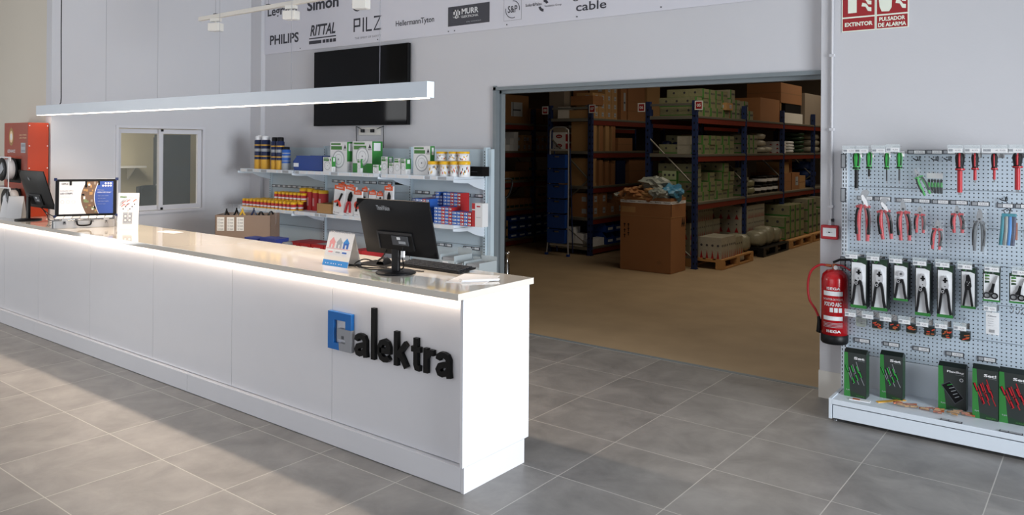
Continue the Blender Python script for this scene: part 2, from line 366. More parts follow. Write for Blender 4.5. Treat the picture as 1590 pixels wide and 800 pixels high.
def office_chair(loc, rz):
    t = thing('office_chair', 'black office chair seen through the left window pane', 'chair', loc, rz)
    b = MB(); pts = []
    for i in range(9):
        a = i/8; pts.append((0, -.23+.02*cos(a*pi), .62+a*.36))
    n = 8; vs_ = []; fs = []
    for i in range(n+1):
        for j in range(n+1):
            u = (i/n-.5)*2; v = j/n*1.
            wd = .23*(1-.25*abs(v-.45)**1.5*2); k = sqrt(max(0, 1-(abs(u)**4)*.3))
            vs_.append((u*wd, -.22-.05*(1-u*u)+.03*sin(v*pi), .60+.40*v*1.0))
    for i in range(n):
        for j in range(n): fs.append((i*(n+1)+j, (i+1)*(n+1)+j, (i+1)*(n+1)+j+1, i*(n+1)+j+1))
    b.add(vs_, fs, 'black_soft', None, True); o = b.obj('backrest', t); so = o.modifiers.new('s', 'SOLIDIFY'); so.thickness = .045
    o2 = MB().lathe([(.001, .44), (.2, .44), (.235, .465), (.235, .5), (.2, .52), (.001, .525)], 'black_soft', seg=24).obj('seat', t)
    MB().tube([(0, -.1, .42), (0, -.27, .44), (0, -.3, .55), (0, -.26, .7)], .02, 'black_plastic').obj('back_support', t)
    MB().tube([(0, 0, .12), (0, 0, .44)], .028, 'black_plastic', 12).obj('gas_column', t)
    for s in (-1, 1): MB().tube([(s*.2, .0, .47), (s*.28, 0, .5), (s*.28, -.02, .68), (s*.27, .14, .7), (s*.27, -.16, .69)], .016, 'black_plastic').obj('armrest', t)
    for k in range(5):
        a = 2*pi*k/5; l = MB().tube([(0, 0, .12), (.27*cos(a), .27*sin(a), .075)], .02, 'black_plastic').obj('base_leg', t)
        MB().lathe([(.001, -.015), (.028, -.015), (.028, .015), (.001, .015)], 'black_plastic', seg=12, T=Matrix.Translation((.27*cos(a), .27*sin(a), .03)) @ Matrix.Rotation(pi/2, 4, 'X')).obj('caster', l)
    return t
office_chair((-10.12, 5.56, .0), radians(-60)).scale = (1.15, 1.15, 1.15)

# conduit on the pier, alarm button
b = MB(); b.tube([(-1.515, PY-.012, 1.20), (-1.515, PY-.012, H)], .009, 'wall_paint', 10)
for z in (1.32, 1.85, 2.36, 2.9, 3.5): b.box(-1.53, -1.5, PY-.024, PY, z, z+.018, 'wall_paint')
solo(b, 'conduit_pipe', 'thin white conduit pipe running down the pier to the red alarm box', 'pipe')
t = thing('fire_alarm_button', 'red fire alarm call point box on the white pier', 'alarm', (-1.52, PY, 1.105))
MB().box(-.056, .056, -.045, 0, 0, .096, 'red_alarm').obj('housing', t, bevel=.006)
b = MB(); T = FR(-.0, -.0455, .0); b.rect(-.04, .045, .02, .078, 'label_white', T, .002); b.text('• ■ •', -.018, .022, .044, .052, 'print_dark', T, .02, base=.003); b.obj('press_plate', t)
b = MB(); b.tube([(0, -.03, .094), (0, -.02, .13)], .012, 'wall_paint', 8); b.box(.008, .022, -.03, -.01, .12, .14, 'black_plastic'); b.obj('cable_gland', t)

# ================================================================= BANNER WITH BRAND LOGOS
t = thing('logo_banner', 'long pale banner printed with dark brand logos high on the back wall', 'banner', (0, WY, 0))
b = MB(); b.box(-8.085, -1.62, -.012, -.001, 2.822, 3.95, 'banner')
for x in (-7.4, -5.1, -5.02, -4.38, -3.62, -2.83, -6.1): b.lathe([(.006, 0), (.006, .004), (.001, .005)], 'print_dark', T=FR(x, -.012, 2.85), seg=8)
b.obj('panel', t)
T = FR(0, -.013, 0)
def logo(f):
    b = MB(); f(b); b.obj('printed_logo', t)
tx = lambda b, s, x0, x1, z0, z1, bold=.0, m='print_dark', sh=0.: b.text(s, x0, x1, z0, z1, m, T, bold, sh, .0005)
logo(lambda b: tx(b, 'PHILIPS', -7.98, -7.43, 2.927, 3.045, .025))
def rittal(b):
    tx(b, 'RITTAL', -7.22, -6.78, 2.975, 3.10, .03, sh=.25); b.rect(-7.24, -6.77, 2.94, 2.953, 'print_dark', T, 0, .0005)
    b.rect(-7.24, -7.02, 2.882, 2.92, 'print_dark', T, 0, .0005)
    for k in range(4): b.rect(-7.0+k*.06, -6.95+k*.06, 2.882, 2.92, 'print_dark', T, 0, .0005)
logo(rittal)
def pilz(b):
    for st in ([(0, 0), (0, 1), (.8, 1), (.8, .45), (0, .45)],): b.stroke([(-6.47+x*.11, 2.96+y*.135) for x, y in st], .02, 0, 'print_dark', T, .0005)
    b.rect(-6.335, -6.315, 2.95, 3.105, 'print_dark', T, 0, .0005)
    b.stroke([(-6.275, 3.105), (-6.275, 2.96), (-6.19, 2.96)], .02, 0, 'print_dark', T, .0005)
    b.stroke([(-6.16, 3.095), (-6.06, 3.095), (-6.155, 2.96), (-6.05, 2.96)], .02, 0, 'print_dark', T, .0005)
    tx(b, 'THE SPIRIT OF SAFETY', -6.46, -6.05, 2.878, 2.90, .0, 'print_grey')
logo(pilz)
logo(lambda b: tx(b, 'HellermannTyton', -5.83, -5.29, 2.945, 3.02, .012))
def murr(b):
    b.rect(-5.106, -4.585, 2.895, 3.085, 'print_panel', T, 0, .0005)
    b.text('MURR', -4.93, -4.72, 3.0, 3.055, 'paper_white', T, .03, base=.001); b.text('ELEKTRONIK', -4.93, -4.72, 2.965, 2.987, 'paper_white', T, .01, base=.001)
    b.text('stay connected', -4.87, -4.69, 2.913, 2.932, 'label_grey', T, .0, base=.001)
    for i in range(3):
        b.rect(-5.035+i*.033, -5.017+i*.033, 2.975, 3.05, 'paper_white', T, 0, .001)
    b.rect(-5.035, -4.95, 3.035, 3.05, 'paper_white', T, 0, .001); b.stroke([(-5.035, 3.0), (-5.0, 2.975), (-4.95, 2.99)], .02, 0, 'paper_white', T, .001)
logo(murr)
def sp(b):
    b.stroke([(-4.415, 2.885), (-4.215, 2.885), (-4.215, 3.085), (-4.415, 3.085), (-4.415, 2.885)], .003, 0, 'print_grey', T, .0005)
    b.text('S&P', -4.37, -4.26, 2.955, 3.02, 'print_dark', T, .015, base=.0005)
    b.ring(-4.315, 2.985, .075, .082, 'print_dark', T, 0, .0005, radians(170), radians(290)); b.ring(-4.315, 2.985, .075, .082, 'print_dark', T, 0, .0005, radians(-10), radians(90))
logo(sp)
def solpal(b):
    tx(b, 'Soler&Palau', -4.17, -3.99, 2.99, 3.018, .01); tx(b, 'Ventilation Group', -3.96, -3.78, 2.962, 2.985, .0)
    b.ring(-3.97, 2.985, .03, .055, 'print_dark', T, 0, .0005, radians(20), radians(90), 8); b.ring(-3.97, 2.985, .03, .055, 'print_dark', T, 0, .0005, radians(190), radians(270), 8)
logo(solpal)
def gencab(b): tx(b, 'cable', -3.63, -3.33, 2.895, 2.97, .012); tx(b, 'general', -3.66, -3.30, 2.985, 3.07, .012)
logo(gencab)
logo(lambda b: tx(b, 'Legrand', -8.03, -7.47, 3.245, 3.39, .02))
logo(lambda b: tx(b, 'Simon', -7.28, -6.73, 3.265, 3.40, .03))
def schn(b): b.disc(-6.42, 3.27, .09, 'print_dark', T, 0, base=.0005); b.disc(-6.40, 3.28, .05, 'banner', T, 0, base=.001)
logo(schn)

# television
t = thing('television', 'large black flat television hung on the back wall', 'television', (-6.345, WY, 1.94))
MB().box(-.742, .742, -.062, -.02, 0, .835, 'black_soft').obj('casing', t, bevel=.004)
MB().box(-.732, .732, -.066, -.0615, .012, .825, 'black_gloss').obj('screen', t)
MB().box(-.3, .3, -.02, -.0005, .2, .6, 'black_soft').obj('wall_mount', t)
t = thing('wall_socket', 'white double wall socket with black plugs below the television', 'socket', (-6.22, WY, 1.835))
MB().box(-.17, .17, -.011, -.0005, 0, .085, 'trim_white').obj('plate', t, bevel=.003)
for x in (-.09, .06): MB().box(x-.02, x+.02, -.04, -.011, .03, .065, 'black_plastic').obj('plug', t, bevel=.004)
for i, x in enumerate((-6.42, -6.0)):
    solo(MB().tube([(x+(.1 if i == 0 else -.08), WY-.035, 1.90), (x+.02, WY-.03, 1.93), (x, WY-.02, 1.935), (x, WY-.015, 1.80), (x, WY-.012, 1.70)], .004, 'black_plastic', 6), 'television_cable', ['black cable hanging left below the television socket', 'black cable hanging right below the television socket'][i], 'cable')

# ================================================================= RECEPTION COUNTER
XE = -2.515
t = thing('reception_counter', 'long glossy white reception counter with lit underside and pale worktop', 'counter', (XE, 2.915, 0))
def cb(x0, x1, y0, y1, z0, z1, m, name, bev=.0015):
    return MB().box(x0-XE, x1-XE, y0-2.915, y1-2.915, z0, z1, m).obj(name, t, bevel=bev)
pts = [(-12.0, 2.915), (XE, 2.915), (XE, 3.557), (XL+.003, 3.557), (XL+.003, y3-.003), (-12.0, y3-.003)]
MB().poly([(x-XE, y-2.915) for x, y in pts], .034, 'worktop_white', TP(0, 0, .966)).obj('worktop', t, bevel=.0015)
cb(XE-.019, XE, 2.955, 3.515, .13, .966, 'laminate_white', 'end_panel')
cb(XE-.019, XE, 2.967, 3.476, .0, .13, 'laminate_white', 'end_plinth', 0)
xs = [XE-.02, -3.554, -4.566, -5.58, -6.588, -7.587, -8.37, -9.4]
for i in range(7): cb(xs[i+1]+.0012, xs[i]-.0012, 3.0, 3.018, .128, .905, 'laminate_white', 'front_panel', .001)
cb(-9.4, XE-.02, 3.006, 3.022, .907, .964, 'laminate_white', 'top_rail', 0)
for a, c in ((-5.05, XE-.02), (-7.6, -5.052), (-9.4, -7.602)): cb(a, c, 2.967, 3.029, .003, .125, 'laminate_white', 'plinth', .001)
cb(-9.4, XE-.02, 3.03, 3.36, .13, .95, 'laminate_white', 'carcass', 0)
cb(XL+.02, XE-.02, 3.36, 3.476, .0, .95, 'laminate_white', 'carcass_back', 0)
cb(-9.4, XE-.03, 2.972, 2.990, .958, .9655, 'led_warm', 'led_strip', 0)
l = bpy.data.lights.new('led_strip_light', 'AREA'); l.shape = 'RECTANGLE'; l.size = 6.8; l.size_y = .018; l.energy = 5.5; l.color = (1, .86, .72)
lo = bpy.data.objects.new('led_strip_light', l); COL.objects.link(lo); lo.parent = t; lo.location = ((-9.4+XE)/2-XE, 2.981-2.915, .956)
T = FR(XE-.0095, 2.954, 0)

# lettering on the front: emblem and letters
SY = 2.974
t = thing('counter_lettering', 'raised black letters with blue and grey square emblem on the counter front', 'sign', (-3.1, 3.0, .55))
def W2(x, z): return (x+3.1, z-.55)
ex0, ex1, ez1, ez0 = at(145/4.446+480, 0, SY).x, at(306/4.446+480, 0, SY).x, at(512.6, 482.7, SY).z, at(512.6, 541, SY).z
ew, eh = ex1-ex0, ez1-ez0
def em(pl): return [W2(ex0+u*ew, ez1-v*eh) for u, v in pl]
T = FR(0, -.002, 0)
MB().poly(em([(0, 0), (1, 0), (1, .42), (.75, .42), (.75, .21), (.25, .21), (.25, .82), (.47, .82), (.49, 1), (0, 1)]), .024, 'logo_blue', T).obj('emblem_blue', t, bevel=.0015)
b = MB(); b.poly(em([(.5, 1), (.47, .8), (.75, .8), (.75, .70), (1, .70), (1, 1)]), .024, 'logo_grey', T); b.poly(em([(.43, .42), (1, .42), (1, .70), (.43, .70)]), .024, 'logo_grey', T); b.poly(em([(.6, .6), (.7, .6), (.7, .68), (.6, .68)]), .0255, 'label_dark', T); b.obj('emblem_grey', t)
LET = {
 'a': (.74, [[(.14, .66), (.17, .80), (.27, .875), (.40, .875), (.52, .83), (.585, .70), (.585, .25), (.62, .0)], [(.585, .52), (.40, .50), (.22, .43), (.145, .27), (.2, .14), (.33, .11), (.47, .17), (.585, .32)]]),
 'e': (.74, [[(.14, .49), (.61, .49), (.61, .66), (.53, .81), (.37, .875), (.22, .81), (.14, .64), (.14, .34), (.22, .18), (.37, .12), (.52, .14), (.63, .25)]]),
 'l': (.27, [[(.135, 0), (.135, 2.2)]]),
 'k': (.76, [[(.135, 0), (.135, 1.42)], [(.2, .42), (.62, 1.0)], [(.33, .55), (.64, 0.0)]]),
 't': (.56, [[(.27, 1.32), (.27, .25), (.32, .12), (.5, .1)], [(.03, .86), (.52, .86)]]),
 'r': (.56, [[(.135, 0), (.135, 1.0)], [(.14, .62), (.22, .80), (.34, .86), (.52, .86)]])}
zb = .548; xh = .129
for ch, p0, p1 in (('a', 320, 428), ('l', 435, 482), ('e', 482, 588), ('k', 593, 712), ('t', 714, 796), ('r', 798, 890), ('a', 880, 1010)):
    wd, sts = LET[ch]; X0, X1 = at(480+p0/4.446, 0, SY).x, at(480+p1/4.446, 0, SY).x-.012
    k = (X1-X0)/wd; b = MB()
    for i, st in enumerate(sts): b.stroke([W2(X0+u*k, zb+v*xh) for u, v in st], .0295, .022, 'black_letter', T, .0003*i)
    b.obj('letter', t, bevel=0)

# pendant light above the counter
t = thing('pendant_light', 'long white linear pendant light hanging above the counter', 'lamp', (-3.066, 3.3, 2.005))
x0 = -5.30
b = MB(); b.box(x0, 0, -.03, .03, .0, .094, 'powder_white'); b.obj('housing', t, bevel=.002)
MB().box(x0+.01, -.03, -.026, .026, -.003, .004, 'lamp_diffuser').obj('diffuser', t)
for x in (-6.978, -6.096, -5.208, -3.489, -4.35): MB().tube([(x+3.066, 0, .09), (x+3.066, 0, H-2.005)], .0014, 'print_grey', 5).obj('suspension_wire', t)
MB().tube([(-7.91+3.066, 0, .094), (-7.88+3.066, 0, .11), (-7.872+3.066, 0, .16), (-7.885+3.066, .0, .8), (-7.88+3.066, 0, H-2.005)], .005, 'black_plastic', 6).obj('power_cable', t)
l = bpy.data.lights.new('pendant_glow', 'AREA'); l.shape = 'RECTANGLE'; l.size = 4.6; l.size_y = .05; l.spread = radians(140); l.energy = 56; l.color = (1, .80, .62)
lo = bpy.data.objects.new('pendant_glow', l); COL.objects.link(lo); lo.parent = t; lo.location = (x0/2+.3, 0, -.006)

# lighting track with spots
t = thing('lighting_track', 'cream lighting track hung high before the left wall', 'lamp track', (-6.64, 4.0, 2.883))
MB().box(0, 4.0, -.017, .017, -.012, .024, 'trim_white').obj('rail', t, bevel=.002)
for x in (.26, 1.05, 2.6): MB().tube([(x, 0, .02), (x, 0, H-2.883)], .002, 'print_grey', 5).obj('suspension_wire', t); MB().box(x-.02, x+.02, -.012, .012, .024, .032, 'black_plastic').obj('clip', t)
for i, (px, py) in enumerate(((335, 39), (452, 21), (561, 4))):
    p = at(px, py, 4.0)
    s = thing('track_spotlight', ['cream box spotlight nearest the left end of the track', 'cream box spotlight in front of the banner, second along the track', 'cream box spotlight at the top edge, third along the track'][i], 'spotlight', (p.x, 4.0, 2.871), .35, None)
    MB().box(-.05, .05, -.02, .02, -.028, 0, 'trim_white').obj('adapter', s, bevel=.002)
    MB().tube([(0, 0, -.028), (0, 0, -.045)], .008, 'trim_white').obj('swivel', s)
    b = MB(); b.box(-.058, .058, -.04, .04, -.115, -.045, 'trim_white'); b.obj('lamp_head', s, bevel=.004)
    MB().box(-.05, .05, -.036, .036, -.117, -.115, 'label_white').obj('lens', s)

# signs on the pier
t = thing('extinguisher_sign', 'red safety sign reading EXTINTOR at top right', 'sign', (-1.455, PY, 2.525))
b = MB(); b.box(0, .213, -.004, -.0005, 0, .42, 'sign_cream'); T = FR(0, -.0045, 0)
b.rect(.006, .207, .006, .09, 'sign_red', T, 0); b.rect(.006, .207, .1, .414, 'sign_red', T, 0)
b.text('EXTINTOR', .02, .195, .034, .062, 'sign_cream', T, .035, base=.0005)
b.rect(.04, .095, .125, .30, 'sign_cream', T, 0, .0005); b.rect(.05, .085, .235, .26, 'sign_red', T, 0, .001); b.rect(.055, .08, .30, .34, 'sign_cream', T, 0, .0005)
def flames(b, x):
    for k in range(4): z = .13+k*.045; b.poly([(x, z+.035), (x+.025, z+.03), (x+.04, z), (x+.062, z-.004), (x+.062, z+.022), (x+.045, z+.026), (x+.03, z+.05), (x+.005, z+.06)], 0, 'sign_cream', T, .0005)
flames(b, .125); b.obj('plate', t)
t = thing('alarm_button_sign', 'red safety sign reading PULSADOR DE ALARMA at top right', 'sign', (-1.24, PY, 2.525))
b = MB(); b.box(0, .196, -.004, -.0005, 0, .42, 'sign_cream')
b.rect(.006, .19, .006, .09, 'sign_red', T, 0); b.rect(.006, .19, .1, .414, 'sign_red', T, 0)
b.text('PULSADOR', .02, .176, .053, .08, 'sign_cream', T, .035, base=.0005); b.text('DE ALARMA', .014, .182, .015, .042, 'sign_cream', T, .035, base=.0005)
b.poly([(.035, .118), (.08, .115), (.095, .14), (.098, .21), (.09, .25), (.08, .25), (.078, .29), (.065, .295), (.062, .27), (.05, .28), (.045, .23), (.035, .2), (.03, .235), (.018, .24), (.018, .19), (.022, .15)], 0, 'sign_cream', T, .0005)
flames(b, .118); b.obj('plate', t)

# fire extinguisher
ec = at(1296, 480, 5.585); ez0 = at(1296, 532, 5.585).z; eh = at(1296, 418, 5.585).z-ez0
t = thing('fire_extinguisher', 'red fire extinguisher with black base hung on the white pier', 'extinguisher', (ec.x, 5.585, ez0))
r = .084
MB().lathe([(.001, .045), (r, .045), (r, eh*.86), (r*.92, eh*.93), (r*.62, eh*.985), (r*.3, eh), (.001, eh)], 'red_paint', seg=32).obj('cylinder', t)
MB().lathe([(.001, 0), (r*.95, 0), (r*1.03, .01), (r*1.03, .06), (r*1.0, .062), (.001, .062)], 'black_plastic', seg=32).obj('base_ring', t)
def wraptext(b, s, a0, a1, z0, z1, m, rr, bold=.02):
    vv, ff, xa, xb, ya, yb = text_geo(s, bold, 0)
    b.add([(rr*cos(a0+(x-xa)/(xb-xa)*(a1-a0)), rr*sin(a0+(x-xa)/(xb-xa)*(a1-a0)), z0+(y-ya)/(yb-ya)*(z1-z0)) for x, y in vv], ff, m)
def wraprect(b, a0, a1, z0, z1, m, rr, n=10):
    for i in range(n):
        p, q = a0+(a1-a0)*i/n, a0+(a1-a0)*(i+1)/n
        b.add([(rr*cos(p), rr*sin(p), z0), (rr*cos(q), rr*sin(q), z0), (rr*cos(q), rr*sin(q), z1), (rr*cos(p), rr*sin(p), z1)], [(0, 1, 2, 3)], m)
b = MB(); q0, q1 = radians(-128), radians(-40)
wraptext(b, 'ISEGA', q0+.3, q1-.2, eh*.74, eh*.775, 'label_white', r+.001); wraprect(b, q0, q1, eh*.66, eh*.72, 'label_white', r+.001)
wraptext(b, 'EXTINTOR DE POLVO', q0, q1, eh*.60, eh*.625, 'label_white', r+.001, 0); wraptext(b, 'POLVO ABC', q0+.1, q1-.1, eh*.52, eh*.575, 'label_white', r+.001, .03)
for k in range(3): a = q0+.55+k*.33; wraprect(b, a, a+.26, eh*.44, eh*.50, 'label_white', r+.001, 4)
wraprect(b, q0, q1, eh*.33, eh*.385, 'label_white', r+.001)
for k in range(4): wraprect(b, q0, q1, eh*(.29-k*.018), eh*(.296-k*.018), 'label_grey', r+.001)
wraptext(b, 'ISEGA', q0+.3, q1-.15, eh*.165, eh*.20, 'label_white', r+.001); b.obj('printed_label', t)
b = MB(); b.tube([(0, 0, eh*.98), (0, 0, eh+.035)], .016, 'copper', 12); b.tube([(-.02, 0, eh+.02), (-.055, 0, eh+.022)], .01, 'copper', 8); b.obj('valve', t)
MB().disc(0, 0, .014, 'label_white', FR(.012, -.02, eh+.014), .006).obj('pressure_gauge', t)
b = MB(); b.tube([(-.01, 0, eh+.045), (.03, 0, eh+.066), (.09, 0, eh+.072), (.13, 0, eh+.07)], .008, 'black_plastic', 8); b.obj('carry_handle', t)
MB().tube([(0, 0, eh+.03), (.05, 0, eh+.028), (.1, 0, eh-.0)], .006, 'red_plastic', 8).obj('lever', t)
hp = [(-.05, 0, eh+.022), (-.10, 0, eh+.018), (-.155, 0, eh-.03), (-.175, 0, eh-.12), (-.165, -.0, eh*.55), (-.125, 0, eh*.42), (-.105, 0, eh*.33)]
def smooth(pts, n=5):
    P_ = [Vector(p) for p in pts]; out = []
    for i in range(len(P_)-1):
        a, b_, c, d = P_[max(i-1, 0)], P_[i], P_[i+1], P_[min(i+2, len(P_)-1)]
        for k in range(n):
            u = k/n; out.append(.5*((2*b_)+(c-a)*u+(2*a-5*b_+4*c-d)*u*u+(3*b_-a-3*c+d)*u**3))
    out.append(P_[-1]); return out
MB().tube(smooth(hp), .008, 'red_alarm', 8).obj('hose', t)
MB().tube([(-.105, 0, eh*.33), (-.098, 0, eh*.27), (-.1, 0, eh*.14), (-.104, 0, .055)], .015, 'black_plastic', 10, radii=[.009, .014, .017, .016]).obj('nozzle', t)
MB().tube([(-.104, 0, .07), (-.07, 0, .06), (-.05, 0, .05)], .012, 'black_plastic', 8).obj('nozzle_clip', t)
MB().box(-.03, .03, .083, .107, eh*.75, eh*.95, 'steel').obj('wall_bracket', t)
# ================================================================= THINGS ON THE COUNTER
CZ = 1.0
# --- big monitor, seen from behind
def monitor(loc, rz, base_off, w, hh, tilt, lift, label, right=True):
    t = thing('computer_monitor', label, 'monitor', loc, rz)
    bx, by = base_off
    b = MB(); b.lathe([(.001, 0), (.112, 0), (.115, .004), (.112, .01), (.03, .016), (.001, .017)], 'black_plastic', (bx, by, 0), 36); b.obj('base', t)
    pole = MB(); pole.box(bx-.026, bx+.026, by-.012, by+.012, .01, lift+.11, 'black_plastic'); pole.obj('stand', t, bevel=.005)
    Tm = Matrix.Translation((0, 0, lift)) @ Matrix.Rotation(tilt, 4, 'X')
    b = MB(); b.box(-w/2, w/2, .012, .022, 0, hh, 'black_soft', Tm)
    n = 8   # gently domed back shell
    vs_ = []; fs = []
    for i in range(n+1):
        for j in range(n+1):
            u, v = i/n*2-1, j/n*2-1
            d = (1-abs(u)**4)*(1-abs(v)**4)
            vs_.append((u*w/2, .012-.022*d, (v+1)/2*hh))
    for i in range(n):
        for j in range(n): fs.append((i*(n+1)+j, (i+1)*(n+1)+j, (i+1)*(n+1)+j+1, i*(n+1)+j+1))
    b.add(vs_, fs, 'black_plastic', Tm, True); b.obj('back_cover', t)
    MB().box(-w/2+.008, w/2-.008, .022, .024, .014, hh-.008, 'black_gloss', Tm).obj('screen', t)
    b = MB(); b.box(-.13, .13, -.016, .01, .045, .145, 'black_soft', Tm); b.box(-.13, .13, -.018, -.015, .135, .15, 'dark_plastic', Tm); b.box(-.128, -.12, -.02, -.015, .045, .14, 'dark_plastic', Tm); b.obj('port_recess', t)
    b = MB(); b.box(-.02, .10, -.02, -.0165, .075, .13, 'label_dark', Tm); b.box(.02, .045, -.0215, -.0205, .108, .124, 'label_white', Tm); b.box(.03, .08, -.0215, -.0205, .085, .10, 'label_grey', Tm); b.obj('rating_label', t)
    b = MB(); T2 = Tm @ FR(0, -.0125, hh-.075)
    if right: b.text('ThinkVision', -.1, .0, .022, .05, 'label_grey', T2, .02, base=.002)
    else: b.text('hp', -.03, .0, -.015, .025, 'label_grey', T2, .02, base=.002)
    b.obj('printed_mark', t)
    return t
m1 = monitor((-3.175, 3.17, CZ), .057, (-.03, .0), .54, .33, .27, .100, 'large black computer monitor seen from behind at the right end of the counter')
MB().tube(smooth([(-.08, -.01, .17), (-.12, .0, .10), (-.2, .02, .05), (-.34, .06, .045), (-.38, .02, .012), (-.2, -.03, .008), (-.1, .06, .01)]), .004, 'black_plastic', 6).obj('power_cable', m1)
b = MB(); b.tube(smooth([(.06, -.02, .20), (.05, -.03, .15), (.035, -.02, .10), (.0, .03, .03), (-.1, .06, .008), (-.3, .08, .01), (-.42, .0, .008)]), .004, 'black_plastic', 6); b.obj('video_cable', m1)
MB().box(.038, .058, -.035, -.022, .10, .135, 'label_white').obj('cable_tag', m1)
solo(MB().tube(smooth([(0, 0, .004), (.18, -.02, .004), (.3, .04, .004), (.42, .05, .004), (.55, .10, .004)]), .0035, 'black_plastic', 6), 'mouse_cable', 'thin black cable lying on the worktop behind the big monitor stand', 'cable', (-3.66, 3.2, CZ))
m2 = monitor((-7.93, 3.15, CZ), .0, (-.1, -.07), .56, .37, .30, .11, 'thin black monitor at the far left end of the counter before the red machine', False)
MB().tube(smooth([(0, 0, .12), (.05, .05, .06), (.16, .1, .01), (.3, .05, .006), (.45, .08, .006)]), .004, 'black_plastic', 6).obj('power_cable', m2)
MB().tube(smooth([(.02, 0, .12), (.09, .02, .05), (.22, .0, .01), (.36, .12, .006)]), .004, 'black_plastic', 6).obj('video_cable', m2)

# --- keyboards and mouse
def keyboard(loc, rz, label, w=.45):
    t = thing('keyboard', label, 'keyboard', loc, rz)
    MB().poly([(0, .004), (.15, .012), (.155, .022), (.0, .012)], w, 'black_plastic', Matrix(((0, 0, 1, -w/2), (1, 0, 0, -.075), (0, 1, 0, 0), (0, 0, 0, 1)))).obj('case', t, bevel=.001)
    b = MB()
    for r in range(5):
        for c in range(18):
            x = -w/2+.012+c*(w-.024)/18; y = -.065+r*.026; z = .013+.0017*r*1.5
            b.box(x, x+(w-.024)/18-.003, y, y+.022, z, z+.006, 'dark_plastic')
    b.obj('keys', t)
    b = MB()
    for s in (-1, 1): b.box(s*w*.4-.015, s*w*.4+.015, .05, .06, 0, .012, 'black_plastic')
    b.obj('feet', t)
    return t
keyboard((-3.15, 3.44, CZ), .0, 'black keyboard lying on the counter behind the big monitor', .5)
t = thing('computer_mouse', 'black computer mouse on a black mat left of the big monitor stand', 'mouse', (-3.50, 3.36, CZ+.003), .3)
vs_ = []; fs = []; n = 10
for i in range(n+1):
    for j in range(n+1):
        u, v = i/n*2-1, j/n*2-1; vs_.append((u*.031*(1-.15*v*v), v*.055, .038*max(0, (1-u**4))**.5*max(0, (1-abs(v+.1)**3.2))**.5 if abs(v+.1) < 1 else 0))
for i in range(n):
    for j in range(n): fs.append((i*(n+1)+j, (i+1)*(n+1)+j, (i+1)*(n+1)+j+1, i*(n+1)+j+1))
MB().add(vs_, fs, 'black_plastic', None, True).obj('shell', t); MB().lathe([(.001, -.004), (.008, -.004), (.008, .004), (.001, .004)], 'dark_plastic', T=Matrix.Translation((0, .03, .03)) @ Matrix.Rotation(pi/2, 4, 'Y'), seg=12).obj('scroll_wheel', t)
solo(MB().box(-.13, .11, -.1, .1, 0, .003, 'black_soft'), 'mouse_mat', 'black mouse mat under the computer mouse', 'mat', (-3.52, 3.35, CZ), .1)
# papers
def paper(x, y, rz, w, d, label, hgt=.002, mt='paper_white'):
    return solo(MB().box(-w/2, w/2, -d/2, d/2, 0, hgt, mt), 'paper_sheet', label, 'paper', (x, y, CZ), rz)
paper(-2.74, 3.30, .35, .21, .297, 'white sheet of paper lying near the right end of the worktop')
b = MB()
for k in range(3): b.box(-.105+.003*k, .105+.002*k, -.03, .03, .004*k, .004*k+.0035, 'paper_white')
solo(b, 'paper_stack', 'thin stack of folded white paper beside the loose sheet', 'paper', (-2.675, 3.27, CZ+.003), .95)
paper(-6.1, 3.42, .2, .2, .10, 'small white slip lying on the worktop right of the white leaflet stand')
paper(-7.45, 3.35, .4, .2, .13, 'white slip of paper beside the thin black monitor')
solo(MB().box(-.09, .09, -.05, .05, 0, .012, 'paper_white').box(-.085, .085, -.045, .045, .012, .014, 'label_dark'), 'notepad', 'small notepad behind the cables of the thin black monitor', 'notepad', (-7.30, 3.46, CZ), .3)

# desk calendar with beach huts
t = thing('desk_calendar', 'small tent calendar with coloured beach huts beside the big monitor', 'calendar', (-3.655, 3.10, CZ), .0)
lean = Matrix(((1, 0, 0, 0), (0, sin(.28), -cos(.28), 0), (0, cos(.28), sin(.28), 0), (0, 0, 0, 1)))
b = MB(); b.rect(-.115, .115, 0, .205, 'paper_white', lean, .0015); b.rect(-.115, .115, .0, .035, 'sky_blue', lean, 0, .0018)
for i in range(14): b.tube([lean @ Vector((-.1+i*.0154, .2, .004)), lean @ Vector((-.1+i*.0154, .212, .0)), lean @ Vector((-.1+i*.0154, .2, -.008))], .0012, 'print_grey', 4)
for cx, m_, m2_ in ((-.065, 'pink', 'pink'), (-.0, 'label_grey', 'label_grey'), (.06, 'blue_box', 'sky_blue')):
    b.rect(cx-.024, cx+.024, .11, .145, m_, lean, 0, .0019); b.poly([(cx-.03, .143), (cx+.03, .143), (cx, .175)], 0, m2_, lean, .002); b.rect(cx-.006, cx+.006, .11, .132, 'paper_white', lean, 0, .0023)
    b.rect(cx-.024, cx+.024, .075, .10, 'label_white', lean, 0, .0021); b.rect(cx-.02, cx+.02, .08, .09, m_, lean, 0, .0023)
b.rect(-.11, .11, .104, .107, 'pink', lean, 0, .0022); b.rect(-.115, .115, .036, .062, 'trim_white', lean, 0, .0019); b.text('• •  • • •  • •', -.09, .06, .012, .018, 'label_white', lean, .0, base=.002)
b.obj('front_page', t)
MB().add([(-.115, .11, 0), (.115, .11, 0), (.115, .057, .197), (-.115, .057, .197)], [(0, 1, 2, 3)], 'paper_white').obj('rear_board', t)

